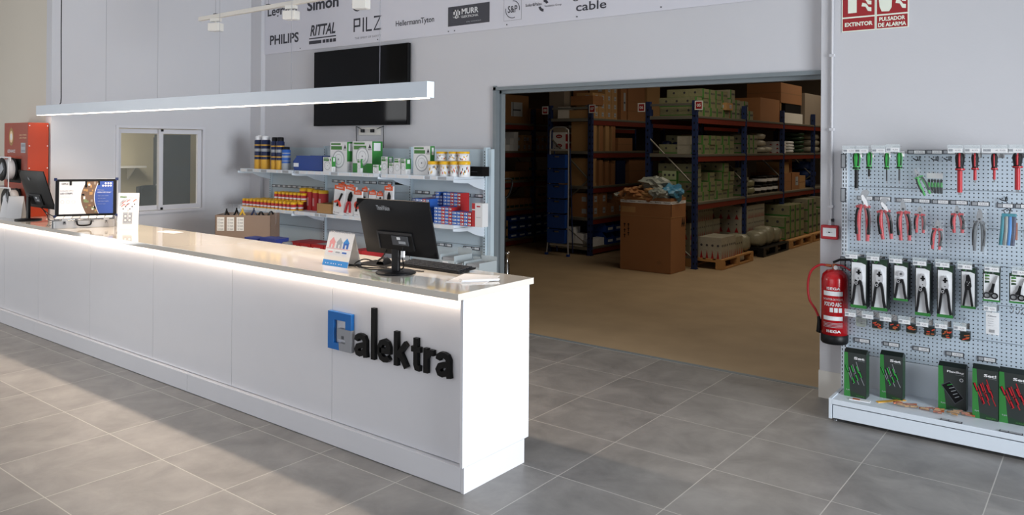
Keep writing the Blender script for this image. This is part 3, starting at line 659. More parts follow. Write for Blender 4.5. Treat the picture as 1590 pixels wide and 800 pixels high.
# aluminium sample case, open
t = thing('sample_case', 'open aluminium sample case with a printed white and blue card in its lid', 'case', (-6.945, 3.11, CZ), radians(63))
cw, cdp, ch_ = .49, .27, .09
b = MB(); b.box(-cw/2, cw/2, 0, cdp, 0, ch_-.02, 'alu')
for x in (-cw/2, cw/2-.014):
    for y in (-.002, cdp-.012): b.box(x-.002, x+.016, y, y+.014, 0, ch_-.015, 'chrome')
b.box(-cw/2-.003, cw/2+.003, -.003, .008, ch_-.028, ch_-.018, 'chrome'); b.obj('case_bottom', t, bevel=.003)
b = MB(); b.box(-cw/2+.012, cw/2-.012, .012, cdp-.012, ch_-.03, ch_-.012, 'label_dark')
rr = random.Random(3)
for k in range(7):
    x = -cw/2+.02+k*.064; b.box(x, x+.055, .03, cdp-.05, ch_-.012, ch_-.004-rr.random()*.004, rr.choice(['label_grey', 'paper_white', 'photo_brown', 'label_white']))
b.obj('samples', t)
for x in (-.15, .17):
    b = MB(); b.box(x-.022, x+.022, -.01, -.003, .03, .085, 'alu'); b.box(x-.012, x+.012, -.016, -.009, .035, .06, 'chrome'); b.disc(x, .055, .006, 'black_plastic', FR(0, -.0165, 0), .001); b.obj('latch', t, bevel=.001)
b = MB(); b.tube(smooth([(-.055, -.003, .06), (-.055, -.03, .055), (-.045, -.035, .03), (0, -.037, .024), (.045, -.035, .03), (.055, -.03, .055), (.055, -.003, .06)]), .007, 'black_soft', 8); b.obj('handle', t)
for x in (-.062, .062): MB().box(x-.012, x+.012, -.012, -.003, .05, .08, 'chrome').obj('handle_mount', t)
TL = Matrix.Translation((0, cdp, ch_-.01)) @ Matrix.Rotation(radians(-8), 4, 'X')
lh = .33
b = MB(); b.box(-cw/2, cw/2, .0, .06, 0, lh, 'black_soft', TL)
for a in ((-cw/2-.004, -cw/2+.012, 0, lh), (cw/2-.012, cw/2+.004, 0, lh), (-cw/2, cw/2, lh-.01, lh+.004), (-cw/2, cw/2, -.004, .012)): b.box(a[0], a[1], .004, .066, a[2], a[3], 'alu', TL)
for x in (-cw/2, cw/2):
    for z in (0, lh): b.box(x-.012, x+.012, -.004, .02, z-.012, z+.012, 'navy', TL)
b.obj('lid', t)
F = TL @ FR(0, -.001, 0); b = MB()
F = F @ Matrix.Diagonal((.88, .95, 1, 1)); b.rect(-.245, .245, .02, .325, 'paper_white', F, .001)
def curve(x0, amp, n=14): return [(x0-amp*sin(pi*i/n), .02+.305*i/n) for i in range(n+1)]
b.poly(curve(.0, .05)+curve(.12, .04)[::-1], 0, 'photo_brown', F, .002)
rr = random.Random(5)
for k in range(26):
    z = .03+rr.random()*.27; u = (z-.02)/.305; xl = .0-.05*sin(pi*u)+.006; xr = .12-.04*sin(pi*u)-.03; x = xl+rr.random()*(xr-xl)
    b.rect(x, x+.012+rr.random()*.018, z, z+.008+rr.random()*.02, rr.choice(['photo_green', 'card_light', 'black_soft', 'paper_white', 'card_grey', 'trim_white']) if k % 2 else ('photo_green' if z < .17 else 'card_light'), F, 0, .0025+.0001*k)
b.poly(curve(.112, .04)+[(.245, .325), (.245, .02)], 0, 'case_blue', F, .006); b.stroke(curve(.112, .04), .005, 0, 'paper_white', F, .0065)
b.text('OPPLE', -.225, -.165, .295, .312, 'print_dark', F, .02, base=.003); b.text('EXPLORE OPPLE', -.235, -.115, .232, .245, 'print_grey', F, .0, base=.003); b.text('LED STRIPS', -.235, -.125, .205, .22, 'print_dark', F, .02, base=.003)
for k in range(2): b.text('Flexible LED strips for every space', -.235, -.135, .186-k*.012, .192-k*.012, 'label_grey', F, 0, base=.003)
for k in range(3): b.ring(-.215+k*.05, .135, .014, .016, 'label_grey', F, 0, .003, seg=12)
for k in range(6): b.disc(.175+(k % 3)*.024-(k//3)*.012*0, .305-(k//3)*.022, .009, 'paper_white', F, 0, base=.0075, seg=12)
b.disc(.151, .283, .009, 'paper_white', F, 0, base=.0075, seg=12)
b.text('Why choose', .10, .16, .235, .247, 'label_grey', F, 0, base=.0075); b.text('OPPLE LED Strips?', .10, .225, .213, .225, 'paper_white', F, .02, base=.0075)
for k in range(4): b.text('High colour quality', .105, .205-(k % 2)*.03, .183-k*.026, .191-k*.026, 'label_grey', F, 0, base=.0075)
b.obj('lid_card', t)
b = MB()
for x in (-.125, .10): b.box(x-.008, x+.008, -.008, .0, .275, .325, 'black_soft', TL)
b.box(-.01, .005, -.008, .0, .255, .325, 'black_soft', TL); b.obj('lid_straps', t)

# leaflet with green heading standing on the counter
t = thing('leaflet_stand', 'upright white leaflet card with green heading right of the sample case', 'leaflet', (-6.53, 3.28, CZ), radians(45))
TLf = Matrix.Rotation(radians(-5), 4, 'X'); F = TLf @ FR(0, -.002, 0)
b = MB(); b.box(-.085, .085, 0, .004, 0, .31, 'paper_white', TLf)
b.text('WAGO', -.07, -.015, .268, .285, 'green_print', F, .03, base=.001)
for k in range(2): b.text('Electrical interconnections', .0, .07, .275-k*.01, .281-k*.01, 'print_grey', F, 0, base=.001)
rr = random.Random(9)
for k in range(9): x = -.075+rr.random()*.12; z = .18+rr.random()*.06; b.stroke([(x, z), (x+.02, z+.018), (x+.03, z+.016)], .005, 0, rr.choice(['orange_red', 'orange_pack', 'label_grey']), F, .001+k*.0001)
for k in range(6): b.disc(-.04+k*.018, .175+(k % 3)*.02, .005, 'print_dark', F, 0, base=.0022)
b.rect(-.04, .035, .05, .145, 'label_grey', F, 0, .001)
for (u, v) in ((-.02, .115), (.015, .115), (-.02, .08), (.015, .08)): b.disc(u, v, .016, 'print_grey', F, 0, base=.0015); b.disc(u, v, .010, 'trim_white', F, 0, base=.002)
b.stroke([(0, .145), (0, .17)], .003, 0, 'print_dark', F, .001); b.obj('card', t)
MB().poly([(0, 0), (.06, 0), (0, .16)], .003, 'paper_white', Matrix(((0, 0, 1, 0), (1, 0, 0, .004), (0, 1, 0, 0), (0, 0, 0, 1)))).obj('prop', t)

# white brochure holder at far left
for i, (px, py, rz) in enumerate(((14, 337, .5), (24, 338, .75))):
    p = on(px, py, CZ)
    t = thing('brochure_stand', ['white folded brochure standing at the far left end of the worktop', 'white card tent in front of the lower reel of the red machine'][i], 'brochure', (p.x+.02, p.y, CZ), rz)
    b = MB(); b.poly([(-.055, 0), (-.051, 0), (.003, .21), (-.001, .21)], .14, 'paper_white', Matrix(((0, 0, 1, -.07), (1, 0, 0, 0), (0, 1, 0, 0), (0, 0, 0, 1)))); b.obj('front_leaf', t)
    MB().poly([(.055, 0), (.051, 0), (-.003, .21), (.001, .21)], .14, 'paper_white', Matrix(((0, 0, 1, -.07), (1, 0, 0, 0), (0, 1, 0, 0), (0, 0, 0, 1)))).obj('rear_leaf', t)

# red dispenser machine with reels
t = thing('reel_dispenser', 'tall orange-red metal dispenser with black cable reels at the far left', 'dispenser', (-8.325, 3.185, CZ))
b = MB(); b.box(-.58, 0, 0, .19, 0, .93, 'machine_red'); b.obj('body', t, bevel=.003)
b = MB(); b.box(-.575, -.005, -.003, 0, .60, .925, 'machine_front'); b.box(-.15, -.005, -.003, 0, .02, .60, 'machine_front'); b.box(-.575, -.5, -.003, 0, .02, .6, 'machine_front'); b.box(-.5, -.15, -.003, 0, .27, .32, 'machine_front'); b.obj('front_panel', t)
F = FR(0, -.0035, 0); b = MB()
for k, (rr_, m_) in enumerate(((.075, 'card_light'), (.05, 'machine_glow'), (.028, 'paper_white'))): b.disc(-.4, .79, rr_*.8, m_, F, 0, base=.0003*k+.0002, ry=rr_*1.2)
b.text('LEDVANCE', -.49, -.3, .63, .66, 'paper_white', F, .02, base=.0005)
for k in range(2): b.text('LED STRIPS', -.2, -.03, .80-k*.03, .815-k*.03, 'machine_glow', F, 0, base=.0005)
b.rect(-.16, -.05, .63, .73, 'label_grey', F, 0, .0005); b.rect(-.15, -.06, .64, .66, 'print_grey', F, 0, .0008); b.rect(-.15, -.06, .69, .715, 'print_grey', F, 0, .0008); b.obj('front_print', t)
for z0_ in (.33, .03):
    MB().box(-.5, -.15, -.001, .12, z0_, z0_+.24, 'black_soft').obj('reel_bay', t)
    l = MB(); TR = Matrix.Translation((-.30+(.10 if z0_ < .1 else 0), -.075, z0_+.135)) @ Matrix.Rotation(pi/2, 4, 'X'); l.lathe([(.03, -.05), (.115, -.05), (.115, -.045), (.08, -.04), (.08, .04), (.115, .045), (.115, .05), (.03, .05)], 'black_plastic', seg=32, T=TR); o = l.obj('reel', t)
    MB().lathe([(.081, -.038), (.1, -.038), (.1, .038), (.081, .038)], 'paper_white', seg=24, T=TR).obj('strip_roll', o); MB().box(-.05, .04, .051, .055, -.03, .05, 'label_grey', Matrix.Translation(TR.translation) @ Matrix.Rotation(pi, 4, 'Z') @ Matrix.Rotation(.6, 4, 'Y')).obj('reel_label', o)
    MB().tube([(-.56, -.006, z0_+.255), (-.56, -.12, z0_+.255), (-.10, -.12, z0_+.255), (-.10, -.12, z0_+.22)], .008, 'paper_white', 6).obj('holder_rail', t)
    MB().tube([(-.14, -.12, z0_+.25), (-.14, -.12, .01)], .006, 'paper_white', 6).obj('holder_post', t)
b = MB()
for z in (.03, .25, .48, .7, .9):
    for y in (.012, .178): b.lathe([(.006, 0), (.006, .002), (.002, .003)], 'label_white', T=SD(0, y, z), seg=8)
b.obj('screws', t)

# ================================================================= SHELVING BEHIND THE COUNTER
FY = 5.25; BY = 5.70
UX = [-7.85, -6.86, -5.535, -4.57]
SZ = [1.452, 1.018, .56]
t = thing('shelving_unit', 'pale blue-white metal shop shelving with three shelf levels behind the counter', 'shelving', (-6.2, BY, 0))
def sh(name, x0, x1, y0, y1, z0, z1, m='powder_blue', bev=0, par=None): return MB().box(x0+6.2, x1+6.2, y0-BY, y1-BY, z0, z1, m).obj(name, par or t, bevel=bev)
for i in range(3):
    z = .1
    for z1 in (.33, .56, .79, 1.018, 1.245, 1.452, 1.70):
        sh('back_panel', UX[i]+.004, UX[i+1]-.004, BY-.016, BY-.004, z+.002, z1-.002); z = z1
for x in UX:
    b = MB(); b.box(x+6.2-.015, x+6.2+.015, -.04, .03, 0, 1.715, 'powder_blue')
    for k in range(64): b.box(x+6.2-.004, x+6.2+.004, -.0412, -.04, .03+k*.026, .044+k*.026, 'black_soft')
    b.obj('upright', t)
sh('side_panel', UX[3]+.02, UX[3]+.06, BY-.02, BY+.045, 0, 1.70)
BRK = [(0, 0), (.44, 0), (.44, -.022), (.36, -.03), (.24, -.035), (.14, -.075), (.04, -.10), (0, -.105)]
for lv, z in enumerate(SZ):
    for i in range(3):
        z_ = z
        s = sh('shelf_board', UX[i]+.012, UX[i+1]-.012, FY, BY-.04, z_-.025, z_, 'powder_white', .002)
        sh('price_rail', UX[i]+.014, UX[i+1]-.014, FY-.006, FY, z_-.034, z_+.002, 'powder_white', 0, s)
        x = UX[i]+.03
        rr = random.Random(lv*7+i)
        while x < UX[i+1]-.12:
            w_ = rr.choice([.06, .1, .16]); MB().box(x+6.2, x+w_+6.2, FY-.008-BY, FY-.0062-BY, z_-.03, z_-.003, rr.choice(['paper_white', 'paper_white', 'label_grey'])).obj('price_ticket', s); x += w_+rr.choice([.02, .03, .1 if lv else .02])
    for x in UX:
        MB().poly([(-u-.04+.0, v-.026) for u, v in BRK], .004, 'powder_white', Matrix(((0, 0, 1, x+6.2-.002), (1, 0, 0, 0), (0, 1, 0, z), (0, 0, 0, 1)))).obj('shelf_bracket', t)
# label strips on the back panels
def strip(b, px0, px1, py, Y, hgt=.03):
    p = at(px0, py, Y); q = at(px1, py, Y); z = p.z
    b.box(p.x, q.x, Y-.006, Y, z-hgt/2, z+hgt/2, 'label_dark')
    n = max(1, round((q.x-p.x)/.095)); w_ = (q.x-p.x)/n
    for k in range(n):
        b.box(p.x+k*w_+.008, p.x+(k+.35)*w_, Y-.0075, Y-.006, z-hgt*.28, z+hgt*.3, 'label_grey'); b.box(p.x+(k+.4)*w_, p.x+(k+1)*w_-.006, Y-.0075, Y-.006, z-hgt*.28, z+hgt*.33, 'label_white')
    return p.x, z
LB = ['below the top shelf', 'below the middle shelf']
strips = [(421, 503, 288, 'long dark label strip on the left bay above the little jars'), (516, 535, 281, 'label strip above the leftmost orange blister pack'), (539, 559, 282, 'second label strip from the left in the middle bay'), (564, 585, 283, 'third label strip from the left in the middle bay'), (588, 609, 284, 'label strip beside the black one in the middle bay'),
  (645, 667, 298, 'leftmost label strip above the blue and red boxes'), (675, 698, 300, 'second label strip above the blue and red boxes'), (707, 731, 302, 'third label strip above the blue and red boxes'), (738, 751, 304, 'short label strip at the right upright under the top shelf'),
  (679, 702, 379, 'left label strip below the middle shelf by the big monitor'), (720, 745, 384, 'right label strip below the middle shelf')]
for a, c, py, lab in strips:
    b = MB(); X_, z_ = strip(b, a, c, py, BY-.017); 
    for i_, v in enumerate(b.v): b.v[i_] = v-Vector((X_, BY-.016, z_))
    solo(b, 'label_strip', lab, 'label strip', (X_, BY-.0162, z_), 0, 'label strips on the shelving back')
p = at(613, 285, BY-.02); solo(MB().box(0, .15, -.003, 0, -.012, .012, 'black_soft'), 'label_strip', 'plain black label strip at the right end of the middle bay', 'label strip', (p.x, BY-.0165, p.z))

# --- goods
def bx(b, w, d, h_, m, T=None): return b.box(-w/2, w/2, 0, d, 0, h_, m, T)
def place(px0, px1, pytop, Y, zb):
    a = at(px0, pytop, Y); c = at(px1, pytop, Y); return (a.x+c.x)/2, c.x-a.x, (a.z+c.z)/2-zb
G1 = 'spray cans with white caps'; 
def can(px0, px1, pyt, Y, cap, lab, grp, body='navy', low='gold_print'):
    x, w, h_ = place(px0, px1, pyt, Y, SZ[0]); r_ = w/2
    t = thing('spray_can', lab, 'can', (x, Y+r_, SZ[0]), 0, grp)
    b = MB(); hb = h_*.88
    b.lathe([(r_*.94, 0), (r_, .004), (r_, hb*.33)], low, seg=18); b.lathe([(r_, hb*.33), (r_, hb*.97), (r_*.8, hb)], body, seg=18)
    b.lathe([(r_*1.002, hb*.42), (r_*1.002, hb*.46)], low, seg=18); b.lathe([(r_*1.003, hb*.6), (r_*1.003, hb*.7)], 'label_grey', seg=18); b.lathe([(r_*1.003, hb*.8), (r_*1.003, hb*.84)], low, seg=18)
    b.obj('body', t); MB().lathe([(r_*.82, hb), (r_*.8, h_*.985), (r_*.6, h_), (.001, h_)], cap, seg=18).obj('cap', t)
can(392, 401, 211, 5.29, 'white_plastic', 'left front spray can with white cap at the left end of the top shelf', G1); can(402, 411, 211, 5.29, 'white_plastic', 'right front spray can with white cap on the top shelf', G1)
can(395.5, 404.5, 210, 5.38, 'white_plastic', 'rear spray can standing behind the pair with white caps', G1)
G2 = 'spray cans with black caps'
can(418, 426, 213, 5.29, 'black_plastic', 'left tall spray can with black cap on the top shelf', G2); can(426, 434, 213, 5.29, 'black_plastic', 'right tall spray can with black cap on the top shelf', G2)
can(422, 430, 213, 5.38, 'black_plastic', 'tall spray can with black cap standing behind the front pair', G2)
can(434.5, 443, 228, 5.30, 'black_plastic', 'short blue spray can with black cap right of the tall ones', G2, 'blue_box', 'label_grey')
# blue picking bin lying on the shelf
x, w, h_ = place(457, 501, 242, 5.30, SZ[0])
t = thing('storage_bin', 'blue open plastic storage bin on the top shelf', 'bin', (x, 5.30, SZ[0]))
b = MB(); W_ = w/2; pr_ = [(-W_+.0, .0), (W_, 0), (W_, h_), (-W_+.05, h_), (-W_-.02, h_*.62), (-W_-.02, h_*.3)]
Tb = FR(0, 0, 0)
b.poly(pr_, .004, 'blue_plastic', Tb, -.004); b.poly(pr_, .004, 'blue_plastic', Tb, -.18)
b.box(-W_, W_, 0, .18, 0, .004, 'blue_plastic'); b.box(W_-.004, W_, 0, .18, 0, h_, 'blue_plastic'); b.add([(-W_, 0, 0), (-W_, .18, 0), (-W_-.02, .18, h_*.3), (-W_-.02, 0, h_*.3)], [(0, 1, 2, 3)], 'blue_plastic')
b.box(-W_+.04, W_, -.006, .0, h_-.012, h_, 'blue_plastic'); b.obj('body', t)
MB().box(-W_-.005, -W_+.075, -.006, -.0005, h_*.25, h_*.5, 'label_white').obj('label_card', t)
# green and white lamp boxes
def lampbox(px0, px1, pyt, Y, zb, lab, d=.1, big=True, grp='green and white lamp boxes', green_low=False, right_green=True):
    x, w, h_ = place(px0, px1, pyt, Y, zb)
    t = thing('lamp_box', lab, 'box', (x, Y, zb), 0, grp)
    b = MB(); bx(b, w, d, h_, 'paper_white'); 
    if right_green: b.rect(.0, d, h_*.35 if not green_low else .0, h_, 'green_box', SD(w/2+.0005, 0, 0), 0); b.rect(.02, d*.8, h_*.7, h_*.95, 'label_white', SD(w/2+.001, 0, 0), 0)
    for k in range(4): b.rect(.02, d*.6, h_*(.08+k*.05), h_*(.1+k*.05), 'label_grey', SD(w/2+.001, 0, 0), 0)
    b.obj('carton', t); F = FR(0, -.0006, 0); b = MB()
    b.rect(-w*.45, w*.12, h_*.9, h_*.96, 'green_print', F); b.rect(-w*.45, w*.2, h_*.74, h_*.86, 'green_print', F)
    b.poly([(w*.3, h_*.78), (w*.46, h_*.78), (w*.38, h_*.92)], 0, 'print_dark', F); b.text('NOVA', w*.28, w*.47, h_*.72, h_*.76, 'print_dark', F, .02)
    cz = h_*.42
    if green_low: b.rect(-w/2, w/2, 0, h_*.3, 'green_box', F); cz = h_*.52; b.rect(-w*.2, -.01*w, .02*h_, h_*.28, 'paper_white', F, 0, .0003)
    r_ = min(w*.38, h_*.3); b.disc(0, cz, r_, 'label_grey', F, 0, base=.0003); b.disc(0, cz, r_*.86, 'label_white', F, 0, base=.0006); b.disc(0, cz, r_*.1, 'print_grey', F, 0, base=.0009); b.ring(0, cz, r_*.55, r_*.6, 'label_grey', F, 0, .0008)
    b.obj('front_print', t)
    return t
lampbox(513, 539, 220.5, 5.33, SZ[0], 'large white lamp box with green bands left of the green based one', .09)
lampbox(548, 578, 219.5, 5.35, SZ[0], 'largest lamp box with green lower third in the middle of the top shelf', .14, green_low=True)
lampbox(540, 548, 221, 5.40, SZ[0], 'narrow lamp box edge wedged between the two large lamp boxes', .2)
lampbox(502, 515, 244, 5.26, SZ[0], 'little white lamp box right of the blue storage bin', .05)
lampbox(555, 560, 247, 5.27, SZ[0], 'tiny white and green box before the green based lamp box', .03)
lampbox(592, 602, 243.5, 5.30, SZ[0], 'small upright lamp box right of the green based one', .07); lampbox(579, 588, 256, 5.27, SZ[0], 'low dark green box at the foot of the green based lamp box', .06)
lampbox(604, 612, 253, 5.29, SZ[0], 'very small lamp box left of the twin lamp boxes', .05, right_green=False); lampbox(612, 622, 246, 5.28, SZ[0], 'left one of the twin small lamp boxes', .05); lampbox(623, 630, 247, 5.28, SZ[0], 'right one of the twin small lamp boxes', .07)
lampbox(642, 668, 227, 5.33, SZ[0], 'large lamp box at the left of the yellow lidded jars', .06)
# yellow lidded jars
G3 = 'clear jars with yellow lids on the top shelf'
def jar(px0, px1, pyt, Y, zb, lab):
    x, w, h_ = place(px0, px1, pyt, Y, zb); r_ = w/2
    t = thing('jar', lab, 'jar', (x, Y+r_, zb), 0, G3)
    b = MB(); b.lathe([(r_*.92, 0), (r_*.95, .003), (r_*.95, h_*.8), (.001, h_*.8)], 'white_plastic', seg=20); rr = random.Random(int(px0)); 
    for k in range(16):
        a = -2.9+k*.18; z = h_*(.08+rr.random()*.5); b.add([(r_*.965*cos(a+u), r_*.965*sin(a+u), z+v) for u, v in ((0, 0), (.14, 0), (.14, h_*.16), (0, h_*.16))], [(0, 1, 2, 3)], rr.choice(['yellow', 'orange_pack', 'print_grey', 'print_dark', 'yellow']))
    b.obj('body', t); MB().lathe([(r_, h_*.78), (r_*1.02, h_*.8), (r_*1.02, h_*.97), (r_*.95, h_), (.001, h_)], 'yellow_cap', seg=20).obj('lid', t)
    return h_
for i, (a, c) in enumerate(((660, 675), (678.5, 693), (695.5, 708), (708.5, 722.5))):
    hj = jar(a, c, 250.5, 5.27, SZ[0], ['leftmost jar of the lower row of yellow lidded jars', 'second jar of the lower row of yellow lidded jars', 'third jar of the lower row of yellow lidded jars', 'rightmost jar of the lower row of yellow lidded jars'][i])
for i, (a, c) in enumerate(((674, 687), (692.5, 706), (706.5, 721))): jar(a, c, 235.5, 5.30, SZ[0]+hj+.001, ['left stacked jar with yellow lid on the upper row', 'middle stacked jar with yellow lid on the upper row', 'right stacked jar with yellow lid on the upper row'][i])
x, w, h_ = place(724, 749, 259, 5.5, SZ[0]); solo(bx(MB(), w, .1, h_, 'black_soft').rect(-w*.2, w*.2, h_*.45, h_*.5, 'label_dark', FR(0, -.0005, 0)), 'black_box', 'low black box at the right end of the top shelf', 'box', (x, 5.5, SZ[0]))

# mini jars with red labels, packed in rows on the middle shelf
G4 = 'small red jars with yellow lids on the middle shelf'
t = thing('small_jar', 'small red labelled jar with yellow lid packed at the left of the middle shelf', 'jar', (0, 0, 0), 0, G4)
r_ = .03
b = MB(); b.lathe([(r_, 0), (r_, .066), (r_*.8, .07)], 'red_box', seg=14); b.lathe([(r_*1.004, .02), (r_*1.004, .036)], 'label_white', seg=14); b.lathe([(r_*1.004, .0), (r_*1.004, .012)], 'yellow', seg=14); b.obj('body', t)
MB().lathe([(r_*.98, .066), (r_, .068), (r_, .088), (r_*.7, .092), (.001, .092)], 'yellow_cap', seg=14).obj('lid', t); sj = t
first = True
for row in range(4):
    for k in range(15-row*1):
        loc = (-7.80+.068*k+.01*row+(.02 if row % 2 else 0)+.14*(row > 1)*0, FY+.035+row*.075, SZ[1]+.0)
        if k > 13: continue
        if first: sj.location = loc; first = False
        else: dup(sj, loc)
for row in range(2):
    for k in range(8):
        dup(sj, (-7.36+.068*k, FY+.15+row*.075, SZ[1]+.0925))
# red cartons with yellow tops
for i, (a, c, pt) in enumerate(((461, 473, 292), (474, 482, 293), (482.5, 491, 295), (491.5, 501.5, 296))):
    x, w, h_ = place(a, c, pt, 5.42, SZ[1])
    t = thing('tall_canister', ['tall red canister with yellow lid nearest the small jars', 'second tall red canister from the left', 'third tall red canister from the left', 'rightmost tall red canister behind the brown tray'][i], 'canister', (x, 5.42+w/2, SZ[1]), 0, 'tall red canisters with yellow lids')
    r_ = w/2; b = MB(); b.lathe([(r_, 0), (r_, h_*.86)], 'red_box', seg=18); b.add([(r_*1.01*cos(-1.9+u), r_*1.01*sin(-1.9+u), v) for u, v in ((0, .05), (.5, .05), (.5, h_*.6), (0, h_*.6))], [(0, 1, 2, 3)], 'label_white'); b.obj('body', t)
    MB().lathe([(r_*1.02, h_*.85), (r_*1.02, h_*.97), (r_*.8, h_), (.001, h_)], 'yellow_cap', seg=18).obj('lid', t)
x, w, h_ = place(492, 515, 314, 5.27, SZ[1])
t = thing('cardboard_tray', 'low brown cardboard tray holding small black packs on the middle shelf', 'tray', (x, 5.27, SZ[1]))
b = MB(); b.box(-w/2, w/2, 0, .003, 0, h_*.85, 'card_light'); b.box(-w/2, w/2, .2, .203, 0, h_, 'card_light'); b.box(-w/2, -w/2+.003, 0, .2, 0, h_*.85, 'card_light'); b.box(w/2-.003, w/2, 0, .2, 0, h_*.85, 'card_light'); b.box(-w/2, w/2, 0, .2, 0, .003, 'card_light'); b.obj('tray', t)
for k in range(3): solo(MB().box(-.02, .02, 0, .15, 0, .075, 'black_soft' if k else 'blue_dark'), 'small_pack', ['small dark blue pack at the left of the brown tray', 'black pack in the middle of the brown tray', 'black pack at the right of the brown tray'][k], 'pack', (x-.045+.045*k, 5.29, SZ[1]+.004), 0, 'packs in the brown tray')
# orange headed blister cards leaning
def blister(px0, px1, pyt, Y, lean_, lab, kind, z0=None):
    x, w, h_ = place(px0, px1, pyt, Y, SZ[1])
    t = thing('blister_pack', lab, 'pack', (x, Y, SZ[1] if z0 is None else z0), 0, 'orange headed tool packs on the middle shelf')
    Ts = Matrix.Rotation(lean_, 4, 'Y'); F = Ts @ FR(0, 0, 0)
    b = MB(); b.rect(-w/2, w/2, 0, h_, 'paper_white', F, .02, -.02); b.rect(-w/2, w/2, h_*.86, h_, 'orange_pack', F, 0, .0005); b.text('BAHCO', -w*.3, w*.3, h_*.9, h_*.96, 'paper_white', F, .02, base=.001); b.text('No. 2420', -w*.4, w*.1, h_*.05, h_*.09, 'print_dark', F, .0, base=.001)
    b.rect(-w*.2, w*.2, h_*1.0, h_*1.05, 'orange_pack', F, .004, -.012); b.obj('card', t)
    b = MB()
    if kind == 'cutter': b.stroke([(-w*.1, h_*.3), (w*.05, h_*.5), (w*.3, h_*.75)], w*.1, .012, 'black_soft', F, .001); b.stroke([(-w*.35, h_*.42), (0, h_*.5), (w*.22, h_*.3)], w*.12, .014, 'orange_red', F, .001)
    elif kind == 'plier': b.stroke([(-w*.22, h_*.08), (-w*.1, h_*.4), (w*.08, h_*.55)], w*.13, .014, 'red_plastic', F, .001); b.stroke([(w*.22, h_*.12), (w*.16, h_*.4), (w*.0, h_*.55)], w*.13, .014, 'red_plastic', F, .001); b.poly([(-w*.1, h_*.5), (w*.2, h_*.5), (w*.28, h_*.7), (w*.12, h_*.82), (-w*.02, h_*.72)], .014, 'black_soft', F, .001)
    else: b.ring(0, h_*.45, w*.2, w*.34, 'orange_red' if kind == 'coil' else 'black_soft', F, .012, .001); b.stroke([(-w*.1, h_*.2), (w*.1, h_*.7)], w*.1, .014, 'black_soft', F, .001)
    b.obj('tool', t)
blister(517, 533, 288, 5.28, .10, 'tilted white pack with black and orange cutter, leftmost of the tool packs', 'cutter'); blister(532, 548, 288, 5.29, .16, 'tilted white pack with red handled pliers on the middle shelf', 'plier'); blister(549, 561, 297, 5.28, .03, 'white pack with orange ring tool just left of the big monitor', 'coil'); blister(562, 571, 292, 5.34, .0, 'white pack peeking above the monitor left corner', 'coil'); blister(573, 584, 297, 5.32, 0, 'orange topped pack above the monitor, left of its twin', 'coil'); blister(585, 595, 299, 5.32, 0, 'orange topped pack above the monitor, right of its twin', 'plier'); blister(597, 610, 289, 5.30, .0, 'tall white pack with red tool above the monitor', 'plier')
blister(524, 536, 285, 5.42, .05, 'orange header card standing behind the leftmost tool pack', 'coil')

# small blue and red boxes stacked on the middle shelf
G5 = 'small blue and red boxes stacked on the middle shelf'
def smallbox(loc, m, w=.042, h_=.03, d=.12, lab=None):
    b = MB(); b.box(-w/2, w/2, 0, d, 0, h_, m); b.rect(-w*.38, w*.38, h_*.3, h_*.75, 'label_white' if m != 'navy_box' else 'label_grey', FR(0, -.0006, 0)); b.rect(-w*.3, w*.1, h_*.42, h_*.62, 'print_dark' if m == 'red_box' else 'blue_dark', FR(0, -.001, 0))
    return solo(b, 'small_box', lab, 'box', loc, 0, G5)
B1 = smallbox((0, 0, -5), 'blue_box', lab='small blue box in the stacks on the middle shelf'); B2 = smallbox((0, 0, -5), 'red_box', lab='small red box in the stacks on the middle shelf'); B3 = smallbox((0, 0, -5), 'navy_box', lab='small dark blue box in the stacks on the middle shelf')
protos = {'b': B1, 'r': B2, 'n': B3}; used = set()
def stackbox(k, loc):
    o = protos[k]
    if k not in used: used.add(k); o.location = loc; return
    c = o.copy(); COL.objects.link(c); c.location = loc
def stack(px, Y, cols, rows):   # cols: string of kinds
    x0 = at(px, 320, Y).x
    for ci, k in enumerate(cols):
        for r in range(rows[ci] if isinstance(rows, (list, tuple)) else rows): stackbox(k, (x0+.022+ci*.0435, Y, SZ[1]+r*.0305))
stack(640, 5.33, 'nbbrb', [7, 7, 7, 7, 7]); stack(656, 5.45, 'rb', [7, 7])
stack(674, 5.31, 'bbrbrb', [5, 5, 5, 5, 5, 4]); stack(671, 5.46, 'nbn', [8, 9, 8]); stack(688, 5.46, 'bbrbr', [9, 9, 9, 9, 9])
stack(703, 5.30, 'bbrbr', [4, 4, 4, 4, 4]); stack(645, 5.30, 'brbb', [3, 3, 3, 3])
x, w, h_ = place(733, 749, 316, 5.30, SZ[1]); b = MB(); bx(b, w, .08, h_, 'paper_white'); b.rect(-w/2, -w*.2, 0, h_, 'red_box', FR(0, -.0006, 0)); b.rect(-w/2, -w*.2, h_*.7, h_*.75, 'paper_white', FR(0, -.001, 0)); b.rect(-w*.05, w*.3, h_*.84, h_*.9, 'red_box', FR(0, -.0006, 0)); b.rect(-w*.1, w*.35, h_*.4, h_*.42, 'label_grey', FR(0, -.0006, 0))
solo(b, 'white_carton', 'white carton with red left stripe at the right end of the middle shelf', 'box', (x, 5.30, SZ[1]))
